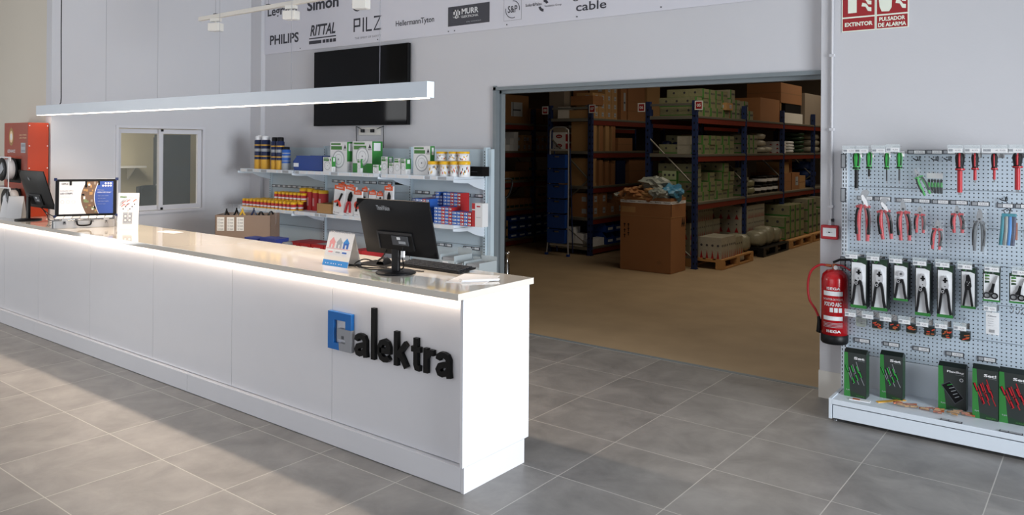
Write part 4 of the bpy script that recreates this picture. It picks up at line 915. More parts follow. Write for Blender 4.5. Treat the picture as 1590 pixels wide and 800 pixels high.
# lowest shelf: red flat boxes, clear bins
for i, (a, c) in enumerate(((447, 464), (464.5, 482), (483, 502), (503, 520), (546, 562))):
    x, w, h_ = place(a, c, 376+i*2.2+(4 if i == 4 else 0), 5.27, SZ[2])
    b = MB(); bx(b, w-.004, .3, h_, 'red_box' if i != 2 else 'red_box'); b.rect(-w*.3, w*.25, h_*.4, h_*.75, 'label_white', FR(0, -.0006, 0)); b.rect(-w*.4, w*.4, .05, .28, 'label_grey' if i == 2 else 'red_box', TP(0, 0, h_+.0006))
    solo(b, 'flat_box', ['leftmost flat red box on the lowest shelf', 'second flat red box on the lowest shelf', 'grey topped flat red box on the lowest shelf', 'flat red box behind the calendar on the lowest shelf', 'flat red box between the calendar and the big monitor'][i], 'box', (x, 5.27, SZ[2]), 0, 'flat red boxes on the lowest shelf')
for i, (a, c, pt) in enumerate(((683, 705, 389), (707, 718, 403), (720, 744, 402))):
    x, w, h_ = place(a, c, pt, 5.30, SZ[2]); w = max(w, .05)
    t = thing('clear_bin', ['taller clear plastic bin on the lowest shelf next to the big monitor', 'smallest clear plastic bin on the lowest shelf', 'clear plastic bin at the right end of the lowest shelf'][i], 'bin', (x, 5.30, SZ[2]), 0, 'clear bins on the lowest shelf')
    b = MB(); m_ = 'transparent_bin'; b.box(-w/2, w/2, 0, .003, 0, h_*.6, m_); b.box(-w/2, w/2, .25, .253, 0, h_, m_); b.box(-w/2, -w/2+.003, .003, .25, 0, h_*.8, m_); b.box(w/2-.003, w/2, .003, .25, 0, h_*.8, m_); b.box(-w/2, w/2, 0, .25, -.0, .003, m_); b.obj('shell', t)
    MB().box(-w*.4, w*.4, .02, .22, .004, h_*.7, 'label_grey').obj('contents', t); MB().box(-w*.3, w*.1, -.0015, -.0005, h_*.35, h_*.55, 'label_white').obj('label_card', t)
# dark blue flat packs on top of the lower boxes behind the counter
t = thing('low_cabinet', 'low white cabinet hidden behind the counter below the blue packs', 'cabinet', (-6.05, 4.12, 0))
MB().box(-.6, .6, 0, .3, .04, .78, 'powder_white').obj('body', t, bevel=.002)
for s in (-1, 1): MB().box(min(0, s*.59)+.002, max(0, s*.59)-.002, -.018, 0, .05, .77, 'powder_white').obj('door', t, bevel=.001)
for i, (a, c, pt) in enumerate(((381, 401, 368), (396, 412, 371), (405, 430, 368.5))):
    p0 = at(a, pt, 4.15); p1 = at(c, pt, 4.15); h_ = max(.03, p0.z-.781)
    b = MB(); b.box(0, p1.x-p0.x, 0, .12, 0, h_, 'navy_box'); b.rect(.03, .16, h_*.4, h_*.7, 'label_white', FR(0, -.0006, 0)); solo(b, 'flat_blue_pack', ['leftmost dark blue flat pack behind the counter', 'middle dark blue flat pack behind the counter', 'rightmost dark blue flat pack behind the counter'][i], 'box', (p0.x, [4.14, 4.28, 4.14][i], .781), [0, 0, 0][i], 'dark blue flat packs behind the counter')
solo(MB().lathe([(.04, 0), (.05, .02), (.05, .09), (.04, .1), (.001, .1)], 'grey_rubber', seg=16), 'grey_roll', 'grey roll between the blue packs and the flat red boxes', 'roll', (at(438, 376, 4.2).x, 4.25, .781))

# big brown carton with bagged tools on a trolley left of the shelving
pL = at(334, 334, 4.5); RZ = radians(38)
t = thing('open_carton', 'brown open carton with three label cards left of the shelving', 'carton', (pL.x, 4.5, 0.0), RZ)
wB = .567; zt = pL.z; zb_ = .5
b = MB(); m_ = 'carton_brown_box'
b.box(0, wB, 0, .006, zb_, zt, m_); b.box(0, .006, 0, .33, zb_, zt, m_); b.box(wB-.006, wB, 0, .33, zb_, zt, m_); b.box(0, wB, .324, .33, zb_, zt, m_); b.box(0, wB, 0, .33, zb_, zb_+.006, m_); b.obj('box_body', t)
F = FR(0, -.001, 0)
for k in range(3):
    b = MB(); x_ = .02+k*.10; b.rect(x_, x_+.075, zt-.16, zt-.02, 'trim_white', F)
    for r in range(4): b.text('12 mm', x_+.012, x_+.065, zt-.15+r*.032, zt-.132+r*.032, 'print_dark', F, .0, base=.0005)
    b.obj('label_card', t)
for s, (xx, yy) in enumerate(((.02, .02), (wB-.05, .02), (.02, .28), (wB-.05, .28))): MB().box(xx, xx+.03, yy, yy+.03, 0, zb_-.02, 'steel').obj('stool_leg', t)
MB().box(0, wB, 0, .33, zb_-.02, zb_, 'steel').obj('stool_top', t)
rr = random.Random(11)
bagx = [(.09, .0), (.16, .1), (.24, .04), (.34, .1), (.43, .05), (.52, .1)]
for i, (xx, yy) in enumerate(bagx):
    q = thing('bagged_tool', ['clear bag with dark tool at the far left of the brown carton', 'second clear bag from the left in the brown carton', 'clear bag showing a yellow tool in the brown carton', 'clear bag with blue handled tool in the brown carton', 'clear bag with black tool right of centre in the brown carton', 'rightmost bag with black tool in the brown carton'][i], 'bagged tool', (pL.x+xx*cos(RZ)-(.08+yy)*sin(RZ), 4.5+xx*sin(RZ)+(.08+yy)*cos(RZ), zt-.10), RZ, 'bagged tools in the brown carton')
    top_ = .20 if i < 3 else .15
    b = MB(); n_ = 8; vs_ = []; fs = []
    for u in range(n_+1):
        for v in range(n_+1): vs_.append(((u/n_-.5)*.12+rr.uniform(-.006, .006), .02*sin(u*1.7+i)+rr.uniform(-.008, .008), v/n_*top_+rr.uniform(-.006, .006)))
    for u in range(n_):
        for v in range(n_): fs.append((u*(n_+1)+v, (u+1)*(n_+1)+v, (u+1)*(n_+1)+v+1, u*(n_+1)+v+1))
    b.add(vs_, fs, 'bag_clear'); b.obj('bag', q)
    mm = ['black_soft', 'black_soft', 'yellow', 'navy', 'black_soft', 'black_soft'][i]
    for s in (-1, 1): MB().tube([(s*.02, .0, 0), (s*.03, .0, .08), (s*.008, 0, .12), (-s*.004, 0, .16 if i < 4 else .13)], .011, mm, 8, radii=[.01, .012, .009, .005]).obj('handle', q)
# ================================================================= WAREHOUSE RACKS
def rack(name_lab, x0, x1, ys, levels, top, signs, deck='deck_grey'):
    t = thing('pallet_rack', name_lab, 'rack', (x1, ys[0], 0))
    P_ = lambda b, a0, a1, b0, b1, c0, c1, m: b.box(a0-x1, a1-x1, b0-ys[0], b1-ys[0], c0, c1, m)
    for i, y in enumerate(ys):
        for x, s in ((x0, 0), (x1-.07, 1)):
            b = MB(); P_(b, x, x+.07, y, y+.06, 0, top, 'rack_blue')
            for k in range(int(top/.1)):
                P_(b, x+.025, x+.045, y-.001, y, .06+k*.1, .09+k*.1, 'black_soft')
                if s: P_(b, x+.07, x+.071, y+.02, y+.04, .06+k*.1, .09+k*.1, 'black_soft')
            P_(b, x-.01, x+.08, y-.01, y+.07, 0, .006, 'rack_blue'); b.obj('upright', t)
        zz = .18; k = 0
        b = MB()
        xa, xb = x0+.06-x1, -.06
        for za, zb2 in ((.15, .62), (.62, 1.2), (1.2, 1.85)):
            p, q = ((xa, za), (xb, zb2)) if k % 2 else ((xb, za), (xa, zb2)); k += 1
            MB().tube([(p[0], y-ys[0]+.03, p[1]), (q[0], y-ys[0]+.03, q[1])], .014, 'galv', 6).obj('brace', t)
        for za in (.14, top-.07): MB().box(xa, xb, y-ys[0]+.018, y-ys[0]+.042, za, za+.035, 'galv').obj('crossbar', t)
    for i in range(len(ys)-1):
        for z in levels:
            for x in (x0+.01, x1-.05):
                b = MB(); P_(b, x, x+.045, ys[i]+.06, ys[i+1], z-.11, z-.035, 'rack_orange'); P_(b, x+.01, x+.052, ys[i]+.06, ys[i+1], z-.035, z-.012, 'galv'); b.obj('beam', t)
            b = MB(); P_(b, x0+.02, x1-.01, ys[i]+(.062 if i else -.0), ys[i+1], z-.011, z, deck); b.obj('shelf_deck', t)
            if i == 0: MB().box(x0+.07-x1, -.07, -.001, .03, z-.05, z-.0115, 'galv').obj('end_rail', t)
    for (px, py, s) in signs:
        c = at(px, py, ys[0]-.02); T = FR(c.x-x1, -.02, c.z)
        b = MB(); b.rect(-.06, .06, -.065, .065, 'label_white', T, .003, -.003); b.rect(-.045, .045, -.05, .05, 'sign_red', T, 0, .0005); b.text(s, -.03, .03, -.022, .024, 'label_white', T, .03, base=.001)
        q = b.obj('aisle_sign', t); MB().box(c.x-x1-.03, c.x-x1+.03, -.017, .0, c.z-.01, c.z+.01, 'galv').obj('sign_bracket', q)
    return t
r1ys = [10.5, 12.4, 14.25, 16.1, 18.0]
R1 = [2.185, 1.635, .945]
rack('long blue and orange rack with signs 05 and 06 holding pale wrapped packs', -5.42, -4.62, r1ys, R1, 2.4, ((1085, 163.5, '05'), (996, 167, '06')))
R2 = [2.185, 1.66, 1.1, .60, .13]
rack('blue and orange rack with signs 07 and 08 holding brown cartons', -7.30, -6.46, [10.69, 12.75, 14.8, 16.9], R2, 2.4, ((919.5, 169, '07'), (846.5, 171.5, '08')))
R3 = [2.13, 1.645, 1.125, .635, .12]
rack('leftmost rack with red beams holding small boxes and blue bins', -9.0, -8.15, [9.6, 11.5, 13.4, 15.3], R3, 2.4, ())

rr = random.Random(21)
# --- protos of goods: origin at base centre, front towards +X and -Y
def pack(mname, w, d, h_, style):   # w along X, d along Y
    b = MB(); b.box(-w/2, w/2, -d/2, d/2, 0, h_, mname)
    S = SD(w/2+.001, 0, 0); F = FR(0, -d/2-.001, 0)
    if style == 'green':
        b.rect(-d/2, -d*.25, 0, h_, 'green_print', S); b.rect(-w*.5, w*.5, 0, h_*.14, 'green_print', F)
        for k in range(3): b.disc(-d*.08+k*d*.2, h_*.55, h_*.12, 'print_dark', S, 0, base=.0005, seg=8)
        for k in range(3): b.disc(-w*.3+k*w*.3, h_*.6, h_*.13, 'print_dark', F, 0, base=.0005, seg=8)
    if style == 'red':
        for k in range(4): b.disc(-d*.36+k*d*.24, h_*.62, h_*.06, 'print_dark', S, 0, base=.0005, seg=8); b.poly([(-d*.42+k*d*.24, 0), (-d*.30+k*d*.24, 0), (-d*.36+k*d*.24, h_*.4)], 0, 'sign_red', S, .0005)
        for k in range(4): b.disc(-w*.36+k*w*.24, h_*.62, h_*.06, 'print_dark', F, 0, base=.0005, seg=8); b.poly([(-w*.42+k*w*.24, 0), (-w*.30+k*w*.24, 0), (-w*.36+k*w*.24, h_*.4)], 0, 'sign_red', F, .0005)
    if style == 'label':
        b.rect(-d*.05, d*.3, h_*.25, h_*.75, 'label_grey', S); b.rect(0, d*.25, h_*.45, h_*.5, 'print_dark', S, 0, .0005); b.rect(w*.05, w*.3, h_*.3, h_*.7, 'label_grey', F)
        b.rect(-w/2, w/2, -d*.04, d*.04, 'card_light', TP(0, 0, h_+.0008)); b.rect(-d*.0, d*.02, 0, h_, 'card_dark', S)
    if style == 'tape': b.rect(-d/2, d/2, h_*.48, h_*.53, 'card_dark', S); b.rect(-w/2, w/2, h_*.48, h_*.53, 'card_dark', F); b.rect(-w*.04, w*.04, -d/2, d/2, 'card_light', TP(0, 0, h_+.0008))
    if style == 'oval':
        b.disc(0, h_*.55, w*.25, 'sign_red', F, 0, ry=h_*.2); b.text('weber', -w*.15, w*.15, h_*.48, h_*.6, 'label_white', F, .02, base=.0006); b.rect(-d/2, d/2, 0, h_*.8, 'sign_red', S)
    if style == 'green_label': b.rect(-d*.45, d*.45, h_*.1, h_*.35, 'green_dark', S)
    return b
made = {}
def put(key, mb_args, name, label, cat, group, loc, rz=0., sc=None):
    if key not in made:
        o = solo(pack(*mb_args), name, label, cat, loc, rz, group); made[key] = o
    else:
        o = made[key].copy(); COL.objects.link(o); o.location = loc; o['label'] = label; o['group'] = group
    o.rotation_euler.z = rz
    if sc: o.scale = sc
    return o
XR = -4.66
def column_fill(ya, yb, z, wid, hgt, counts, key, args, name, lab, cat, grp, x=XR, jit=.01, dx=.30):
    y = ya; i = 0
    while y+wid <= yb+.001:
        for k in range(counts[i % len(counts)]):
            put(key, args, name, lab, cat, grp, (x-dx-rr.random()*.03, y+wid/2, z+k*(hgt+.001)), rr.uniform(-jit, jit))
        y += wid+.008; i += 1
gA = ('wrap_green', .56, .24, .135, 'green'); gB = ('wrap', .56, .20, .15, 'green'); gW = ('wrap_white', .56, .25, .16, 'red')
column_fill(10.62, 11.9, R1[0], .24, .135, [2, 3, 3, 3, 3], 'gA', gA, 'wrapped_pack', 'pale green wrapped pack on the top shelf behind sign 05', 'pack', 'wrapped packs on the top shelf of rack 05')
column_fill(11.92, 13.1, R1[0], .20, .15, [3, 2, 1, 2, 1], 'gB', gB, 'wrapped_pack', 'pale beige wrapped pack on the top shelf right of the green ones', 'pack', 'beige packs on the top shelf of rack 05')
column_fill(10.62, 12.3, R1[1], .24, .135, [1, 2, 2, 2, 2, 2, 2], 'gA', gA, 'wrapped_pack', 'pale green wrapped pack on the second shelf of rack 05, first bay', 'pack', 'wrapped packs on the second shelf of rack 05')
column_fill(12.5, 13.2, R1[1], .20, .15, [2, 2, 2], 'gB', gB, 'wrapped_pack', 'beige wrapped pack on the second shelf beside the white sacks', 'pack', 'beige packs on the second shelf of rack 05')
column_fill(10.62, 12.3, R1[2], .24, .135, [4, 2, 3, 2, 4, 3], 'gA', gA, 'wrapped_pack', 'pale green wrapped pack on the third shelf of rack 05', 'pack', 'wrapped packs on the third shelf of rack 05')
column_fill(12.5, 12.9, R1[2], .20, .15, [3, 1], 'gB', gB, 'wrapped_pack', 'beige wrapped pack on the third shelf just right of the second post', 'pack', 'beige packs on the third shelf of rack 05')
# tall white-green pack seen through the rack end
for k in range(3): put('gL', ('green_pale', .22, .3, .145, 'green'), 'light_green_pack', 'light green pack stacked at the front end of the third shelf under sign 05', 'pack', 'light green packs at the end of rack 05', (-5.05, 10.68, R1[2]+k*.146))
# sacks
def sack(loc, w, d, h_, m, label, grp, seed, name='plastic_sack', cat='sack'):
    r_ = random.Random(seed); b = MB(); n1, n2 = 12, 7; vs_ = []; fs = []
    for j in range(n2+1):
        ph = pi*j/n2
        for i in range(n1):
            th = 2*pi*i/n1; q = lambda v: (abs(v)**.55)*(1 if v > 0 else -1)
            vs_.append((q(cos(th))*sin(ph)**.5*w/2*(1+r_.uniform(-.06, .06)), q(sin(th))*sin(ph)**.5*d/2*(1+r_.uniform(-.06, .06)), h_/2-q(cos(ph))*h_/2*(1+r_.uniform(-.05, .02))*.98))
    for j in range(n2):
        for i in range(n1): fs.append((j*n1+i, j*n1+(i+1) % n1, (j+1)*n1+(i+1) % n1, (j+1)*n1+i))
    b.add(vs_, fs, m, None, True); return solo(b, name, label, cat, loc, 0, grp)
for k in range(3): sack((-5.0, 13.5, R1[1]+k*.115), .6, .36, .12, 'wrap_white', 'white plastic sack in the stack on the second shelf of rack 05', 'white sacks on the second shelf', 40+k)
sack((-4.98, 13.85, R1[1]), .55, .35, .12, 'wrap_white', 'single white plastic sack right of the sack stack on the second shelf', None, 47)
for k in range(3): put('gR', ('paper_white', .5, .25, .07, 'red'), 'flat_pack', 'small red and white pack on the second shelf of rack 05', 'pack', 'red and white packs on the second shelf', (-4.95, 14.5, R1[1]+k*.071))
for k in range(4): sack((-4.95, 15.05, R1[1]+k*.055), .5, .36, .06, 'label_white', 'flat white bag in the low stack on the second shelf', 'flat white bags on the second shelf', 60+k)
for k in range(5): sack((-4.9, 15.6, R1[1]+k*.08), .45, .28, .085, 'green_dark', 'dark green bag in the stack on the second shelf of rack 05', 'dark green bags on the second shelf', 70+k)
for k in range(3): sack((-4.95, 16.6, R1[1]+k*.13), .5, .5, .14, 'wrap_white', 'cream sack at the right end of the second shelf', 'cream sacks at the right end of the second shelf', 80+k)
# third shelf right part
for k in range(2): sack((-4.95, 13.0+.0, R1[2]+k*.12), .5, .34, .13, 'wrap_green', 'pale green bag on the third shelf beside the black pots', 'pale green bags on the third shelf', 90+k)
for i in range(4):
    for k in range(2 if i else 1):
        b = MB(); b.lathe([(.10, 0), (.13, .02), (.14, .12), (.145, .14), (.12, .145), (.001, .14)], 'black_plastic', seg=16); b.lathe([(.139, .05), (.143, .1)], 'label_white', seg=16)
        solo(b, 'black_pot', 'black tub with white band on the third shelf of rack 05', 'tub', (-4.85, 13.35+i*.29, R1[2]+k*.147), 0, 'black tubs on the third shelf')
def carton(loc, w, d, h_, m, style, label, grp=None, rz=0.):
    return solo(pack(m, w, d, h_, style), 'cardboard_box', label, 'box', loc, rz, grp)
carton((-4.98, 14.65, R1[2]), .6, .42, .32, 'card_brown', 'tape', 'brown box on the third shelf right of the black tubs'); carton((-4.98, 15.15, R1[2]), .6, .45, .32, 'card_brown', 'label', 'brown box with grey label on the third shelf of rack 05'); carton((-4.95, 15.62, R1[2]), .5, .36, .25, 'card_light', 'tape', 'lighter brown box at the right of the third shelf')
carton((-4.98, 14.75, R1[2]+.321), .5, .3, .2, 'card_light', '', 'small beige box on top of the brown box on the third shelf'); carton((-4.98, 15.3, R1[2]+.321), .3, .2, .3, 'card_brown', 'tape', 'upright narrow brown box on top of the labelled box'); 
for k in range(3): sack((-4.9, 16.3+.0, R1[2]+k*.17), .45, .4, .18, 'blue_dark', 'dark blue sack at the right end of the third shelf', 'dark blue sacks on the third shelf', 100+k)
# top shelf brown boxes
carton((-4.98, 13.72, R1[0]), .6, .98, .40, 'card_brown', '', 'long dark brown box on the top shelf right of the wrapped packs')
b = MB(); b.box(-.3, .3, -.02, .02, 0, .47, 'card_light'); solo(b, 'cardboard_sheet', 'upright light cardboard sheet at the end of the long brown box', 'cardboard', (-4.98, 14.28, R1[0]))
carton((-4.98, 14.98, R1[0]), .62, 1.05, .19, 'trim_white', '', 'white printed box under the black band on the top shelf of rack 05')
carton((-4.98, 14.98, R1[0]+.191), .6, .9, .17, 'black_soft', '', 'black box between the white and brown boxes on the top shelf'); carton((-4.98, 14.85, R1[0]+.362), .62, 1.2, .36, 'card_brown', 'tape', 'large brown box topmost of the stack on the top shelf')
carton((-5.0, 16.3, R1[0]), .6, 1.1, .62, 'card_grey', '', 'grey beige box at the right end of the top shelf')
for i in range(3): put('bT', ('card_brown', .22, .28, .12, 'label'), 'cardboard_box', 'small brown box on the top shelf seen between signs 06 and 05', 'box', 'small brown boxes seen through the rack end', (-5.28+.24*i, 11.6+.1*i, R1[0]))
for i in range(3): put('bU', ('card_light', .22, .25, .11, 'label'), 'cardboard_box', 'paler small box stacked between signs 06 and 05 on the top shelf', 'box', 'paler small boxes seen through the rack end', (-5.2+.23*i, 11.75, R1[0]+.122+(.0 if i else .0)))
for i in range(2): carton((-4.86-.0*i, 10.75+.0, R1[1]+i*.13), .2, .3, .125, 'wrap_white', '', 'cream block at the front end of the second shelf under sign 05', 'cream blocks under sign 05')
for i in range(3): sack((-5.25+i*.16, 10.95, R1[1]), .17, .3, .2-.02*i, 'navy', 'dark blue bag on the second shelf behind post 06', 'dark blue bags behind post 06', 120+i)
carton((-4.95, 11.0, R1[1]), .0001+.14, .25, .28, 'card_dark', 'tape', 'dark brown box on the second shelf right of the blue bags')

# pallets on the floor and their loads
def pallet(loc, m, label, w=1.0, d=1.2):
    t = thing('pallet', label, 'pallet', loc)
    for k in range(7): x = -w/2+k*(w-.1)/6; MB().box(x, x+.1, -d/2, d/2, .122, .144, m).obj('top_board', t)
    for y in (-d/2, -.05, d/2-.1): MB().box(-w/2, w/2, y, y+.1, .1, .122, m).obj('cross_board', t)
    for x in (-w/2, -.05, w/2-.1):
        for y in (-d/2, -.06, d/2-.12): MB().box(x, x+.1, y, y+.12, .022, .1, m).obj('block', t)
        MB().box(x, x+.1, -d/2, d/2, 0, .022, m).obj('bottom_board', t)
    return t
PL = [('wooden pallet nearest the blue post 05 with red and white packs', 11.28, 'pallet_wood'), ('black plastic pallet between the wooden ones', 12.95, 'black_plastic'), ('wooden pallet right of the black plastic pallet', 14.3, 'pallet_wood'), ('farthest wooden pallet at the right of the opening', 15.6, 'pallet_wood')]
for lab, y, m_ in PL: pallet((-4.80, y, .0), m_, lab, 1.0, 1.22)
PZ = .145
gwl = ['red and white pack on the front wooden pallet', 'packs on the front wooden pallet']
def pf(ya, n, cnts, x, z, key, args, lab, grp, wid, hgt):
    for i in range(n):
        for k in range(cnts[i % len(cnts)]): put(key, args, 'wrapped_pack', lab, 'pack', grp, (x, ya+i*(wid+.01), z+k*(hgt+.001)), rr.uniform(-.02, .02))
gP = ('wrap_white', .34, .27, .30, 'red')
pf(10.83, 2, [1, 1], -4.50, PZ, 'gP', gP, gwl[0], gwl[1], .27, .30)
pf(10.83, 4, [2, 3, 3, 2], -5.05, PZ, 'gQ', ('wrap', .5, .27, .24, 'red'), 'beige wrapped pack at the back of the front wooden pallet', 'packs at the back of the front pallet', .27, .24)
pf(11.42, 1, [1], -4.52, PZ, 'gS', ('wrap', .34, .3, .26, 'red'), 'crumpled wrapped pack on the front pallet beside the red printed ones', None or 'single wrapped pack on the front pallet', .3, .26)
sack((-4.50, 11.74, PZ), .36, .32, .27, 'wrap', 'loose translucent bag at the right end of the front pallet', None, 131)
pf(12.5, 4, [3, 3, 3, 3], -4.95, PZ, 'gT', ('wrap_white', .55, .26, .21, 'red'), 'wrapped pack with black dots on the black plastic pallet', 'packs on the black pallet', .26, .21)
for k in range(3): sack((-4.50, 12.55+.36*k, PZ), .3, .36, .25+.05*(k % 2), 'wrap', 'shiny wrapped bundle at the front edge of the black pallet', 'bundles on the black pallet', 141+k)
pf(13.85, 4, [2, 3, 3, 3], -4.72, PZ, 'gU', ('wrap_green', .6, .26, .19, 'green'), 'green wrapped pack on the pallet right of the black one', 'packs on the second wooden pallet', .26, .19)
pf(15.15, 4, [3, 3, 2, 3], -4.72, PZ, 'gV', ('wrap', .6, .26, .21, 'green'), 'beige green wrapped pack on the farthest pallet', 'packs on the farthest pallet', .26, .21)

# rack 2 goods: seen on its front end and along its right side
Y2 = 10.69
def endbox(pxa, pxb, pyt, zb, d, m, style, label, y=Y2+.03, grp=None):
    a = at(pxa, pyt, y); c = at(pxb, pyt, y)
    return carton(((a.x+c.x)/2, y+d/2, zb), c.x-a.x-.004, d, (a.z+c.z)/2-zb, m, style, label, grp)
endbox(853, 876, 141, R2[0], .5, 'card_grey', '', 'tall grey beige box on the top shelf behind sign 08', Y2+.35)
endbox(866, 884, 166, R2[0], .3, 'trim_white', '', 'white box on the top shelf in front of the tall grey one')
endbox(884, 914, 171, R2[0], .35, 'card_light', '', 'low light brown box on the top shelf left of sign 07', Y2+.03)
endbox(886, 921, 149, R2[0]+.21, .32, 'card_brown', 'tape', 'brown box with white red tape left of sign 07', Y2+.05)
carton((-6.98, 11.45, R2[0]), .3, .5, .66, 'card_brown', 'tape', 'big brown box topmost behind sign 07')
# small labelled boxes stacked along the top
for i in range(4):
    for k in range(4 if i > 1 else 3):
        put('bS', ('card_light', .3, .19, .135, 'label'), 'cardboard_box', 'small brown box with white label on the top shelf right of sign 07', 'box', 'small labelled boxes right of sign 07', (-6.64, 10.86+i*.20, R2[0]+k*.136))
carton((-6.7, 11.8, R2[0]), .4, .2, .62, 'card_brown', 'label', 'tall narrow brown box right of the small labelled boxes')
carton((-6.75, 12.25, R2[0]), .5, .6, .32, 'card_brown', 'tape', 'lower brown box on the top shelf left of sign 06'); carton((-6.75, 12.25, R2[0]+.321), .5, .6, .3, 'card_brown', '', 'upper brown box on the top shelf left of sign 06'); carton((-6.75, 12.9, R2[0]), .5, .5, .7, 'card_light', '', 'pale tall box with red mark left of sign 06')
b = MB(); b.box(-.25, .25, -.3, .3, 0, .03, 'black_soft'); b.tube([(.2, .2, .03), (.3, .35, .05), (.3, .45, .0)], .02, 'black_soft'); solo(b, 'black_tool_case', 'flat black case lying on the upper brown box', 'case', (-6.72, 12.2, R2[0]+.622))
# level 2
for k in range(2):
    endbox(858, 877, 218-k*0, R2[1]+0, .3, 'label_white', 'oval', 'x') if False else None
a = at(858, 230, Y2+.05); c = at(878, 230, Y2+.05); hh_ = .15
for k in range(2): carton(((a.x+c.x)/2, Y2+.2, R2[1]+k*(hh_+.001)), c.x-a.x, .3, hh_, 'label_white', 'oval', ['lower white box with red oval on the second shelf of rack 08', 'upper white box with red oval on the second shelf of rack 08'][k])
a = at(880, 230, Y2+.25); c = at(896, 230, Y2+.25)
for k in range(3): carton(((a.x+c.x)/2, Y2+.45, R2[1]+k*.141), c.x-a.x, .3, .14, 'label_white' if k == 2 else 'sign_red', 'oval', ['lowest red and white box behind the oval ones', 'middle red and white box behind the oval ones', 'topmost white box with red oval on the second shelf'][k])
endbox(859, 878, 199, R2[1]+.303, .3, 'card_grey', '', 'beige box above the white oval boxes', Y2+.05)
for i in range(4):
    b = MB(); b.box(-.2, .2, -.06, .06, 0, .47-.02*i, 'card_brown' if i % 2 else 'card_light'); b.box(-.202, .202, -.062, -.05, 0, .45, 'card_light'); 
    solo(b, 'flat_carton', ['flat upright brown carton beside post 07, second shelf', 'second flat upright carton right of post 07, second shelf', 'third flat upright carton right of post 07, second shelf', 'fourth flat upright carton right of post 07, second shelf'][i], 'box', (-6.68, 10.82+i*.2, R2[1]))
    b = MB(); b.box(-.2, .2, -.06, .06, 0, .44-.03*i, 'card_light' if i == 0 else 'card_brown'); b.box(-.202, .202, .03, .062, .05, .4, 'card_dark')
    solo(b, 'flat_carton', ['flat upright brown carton beside post 07, third shelf', 'second flat upright carton right of post 07, third shelf', 'third flat upright carton right of post 07, third shelf', 'fourth flat upright carton right of post 07, third shelf'][i], 'box', (-6.68, 10.82+i*.2, R2[2]))
carton((-6.72, 11.9, R2[1]), .4, .5, .22, 'card_brown', 'tape', 'low brown box on the second shelf left of post 06'); carton((-6.72, 12.35, R2[2]), .4, .6, .42, 'card_brown', 'tape', 'brown box on the third shelf near the crumpled paper')
for k in range(2): carton((-6.72, 11.75, R2[2]+k*.2), .4, .3, .2, 'navy', '', 'dark blue box on the third shelf between the cartons', 'dark blue boxes on the third shelf of rack 07')
for i in range(2): carton((-7.0, 10.95+.35*i, R2[2]), .3, .3, .2, 'card_light', '', 'small light box behind the brace on the third shelf of rack 07', 'light boxes behind the brace')
# level 4 and 5
for i in range(6):
    for k in range(2 if i != 2 else 1): put('bV', ('card_brown', .36, .25, .19, 'label'), 'cardboard_box', 'brown box with white labels on the fourth shelf of rack 07', 'box', 'labelled brown boxes on the fourth shelf', (-6.68, 10.86+i*.27, R2[3]+k*.191))
endbox(885, 913, 322, R2[3], .3, 'card_light', 'label', 'light brown box on the fourth shelf facing the ladder', Y2+.06)
for k in range(5):
    col_, row_ = k % 2, k//2
    carton((-6.86+.16*col_, 10.80, R2[4]+row_*.101), .15, .18, .1, 'label_white', '', 'small white box at the bottom left of post 07', 'small white boxes at the bottom of rack 07')
for k in range(2): carton((-6.5-.07, 10.88+.2*k, R2[4]), .14, .18, .12, 'label_white', '', 'small white box on the bottom shelf just right of post 07', 'white boxes right of post 07')
def bin_(loc, w, d, h_, label, grp, rz=0):
    t = thing('storage_bin', label, 'bin', loc, rz, grp); b = MB(); m = 'blue_plastic'; fz = h_*.55
    b.box(-w/2, w/2, -d/2, d/2, 0, .006, m); b.box(-w/2, w/2, d/2-.006, d/2, .006, h_, m); b.box(-w/2, w/2, -d/2, -d/2+.006, .006, fz, m)
    for s in (-1, 1): b.poly([(-d/2, 0), (d/2, 0), (d/2, h_), (-d/2+.08, h_), (-d/2, fz)], .006, m, SD(s*w/2-(.006 if s > 0 else 0), 0, 0))
    b.obj('body', t); MB().box(-w*.3, w*.3, -d/2-.0015, -d/2-.0003, fz*.35, fz*.75, 'label_white').obj('label_card', t); return t
bp = bin_((-6.62, 11.32, R2[4]), .26, .3, .19, 'blue storage bin on the bottom shelf of rack 07', 'blue bins on the bottom shelf of rack 07', radians(90))
for i in range(5):
    for k in range(2):
        if i or k: dup(bp, (-6.62, 11.32+i*.275, R2[4]+k*.195))
# rack 3 goods
X3 = -8.15
bp3 = bin_((X3-.2, 10.98, R3[4]), .24, .3, .14, 'blue storage bin with white label on the lowest shelf of the leftmost rack', 'blue bins of the leftmost rack', radians(90))
for i in range(5):
    for k in range(3):
        if i or k: dup(bp3, (X3-.2, 10.98+i*.25, R3[4]+k*.145))
def fill3(z, ya, yb, args, key, lab, grp, cnts, name='cardboard_box'):
    wid, hgt = args[2], args[3]; y = ya; i = 0
    while y+wid < yb:
        for k in range(cnts[i % len(cnts)]): put(key, args, name, lab, 'box', grp, (X3-.05-args[1]/2, y+wid/2, z+k*(hgt+.001)), rr.uniform(-.02, .02))
        y += wid+.01; i += 1
fill3(R3[4], 10.3, 10.85, ('card_light', .3, .12, .16, 'green_label'), 'f0', 'small upright brown and green box left of the blue bins', 'green labelled boxes on the lowest left shelf', [2, 2, 1, 2])
fill3(R3[3], 10.3, 12.3, ('card_brown', .3, .13, .17, 'green_label'), 'f1', 'brown and green box on the fourth shelf of the leftmost rack', 'green labelled boxes on the fourth left shelf', [1, 1, 2, 2, 1, 1, 1, 1])
fill3(R3[2], 10.3, 12.3, ('card_dark', .3, .13, .16, 'green_label'), 'f2', 'dark brown and green box on the third shelf of the leftmost rack', 'green labelled boxes on the third left shelf', [1, 2, 2, 1, 1, 1, 1])
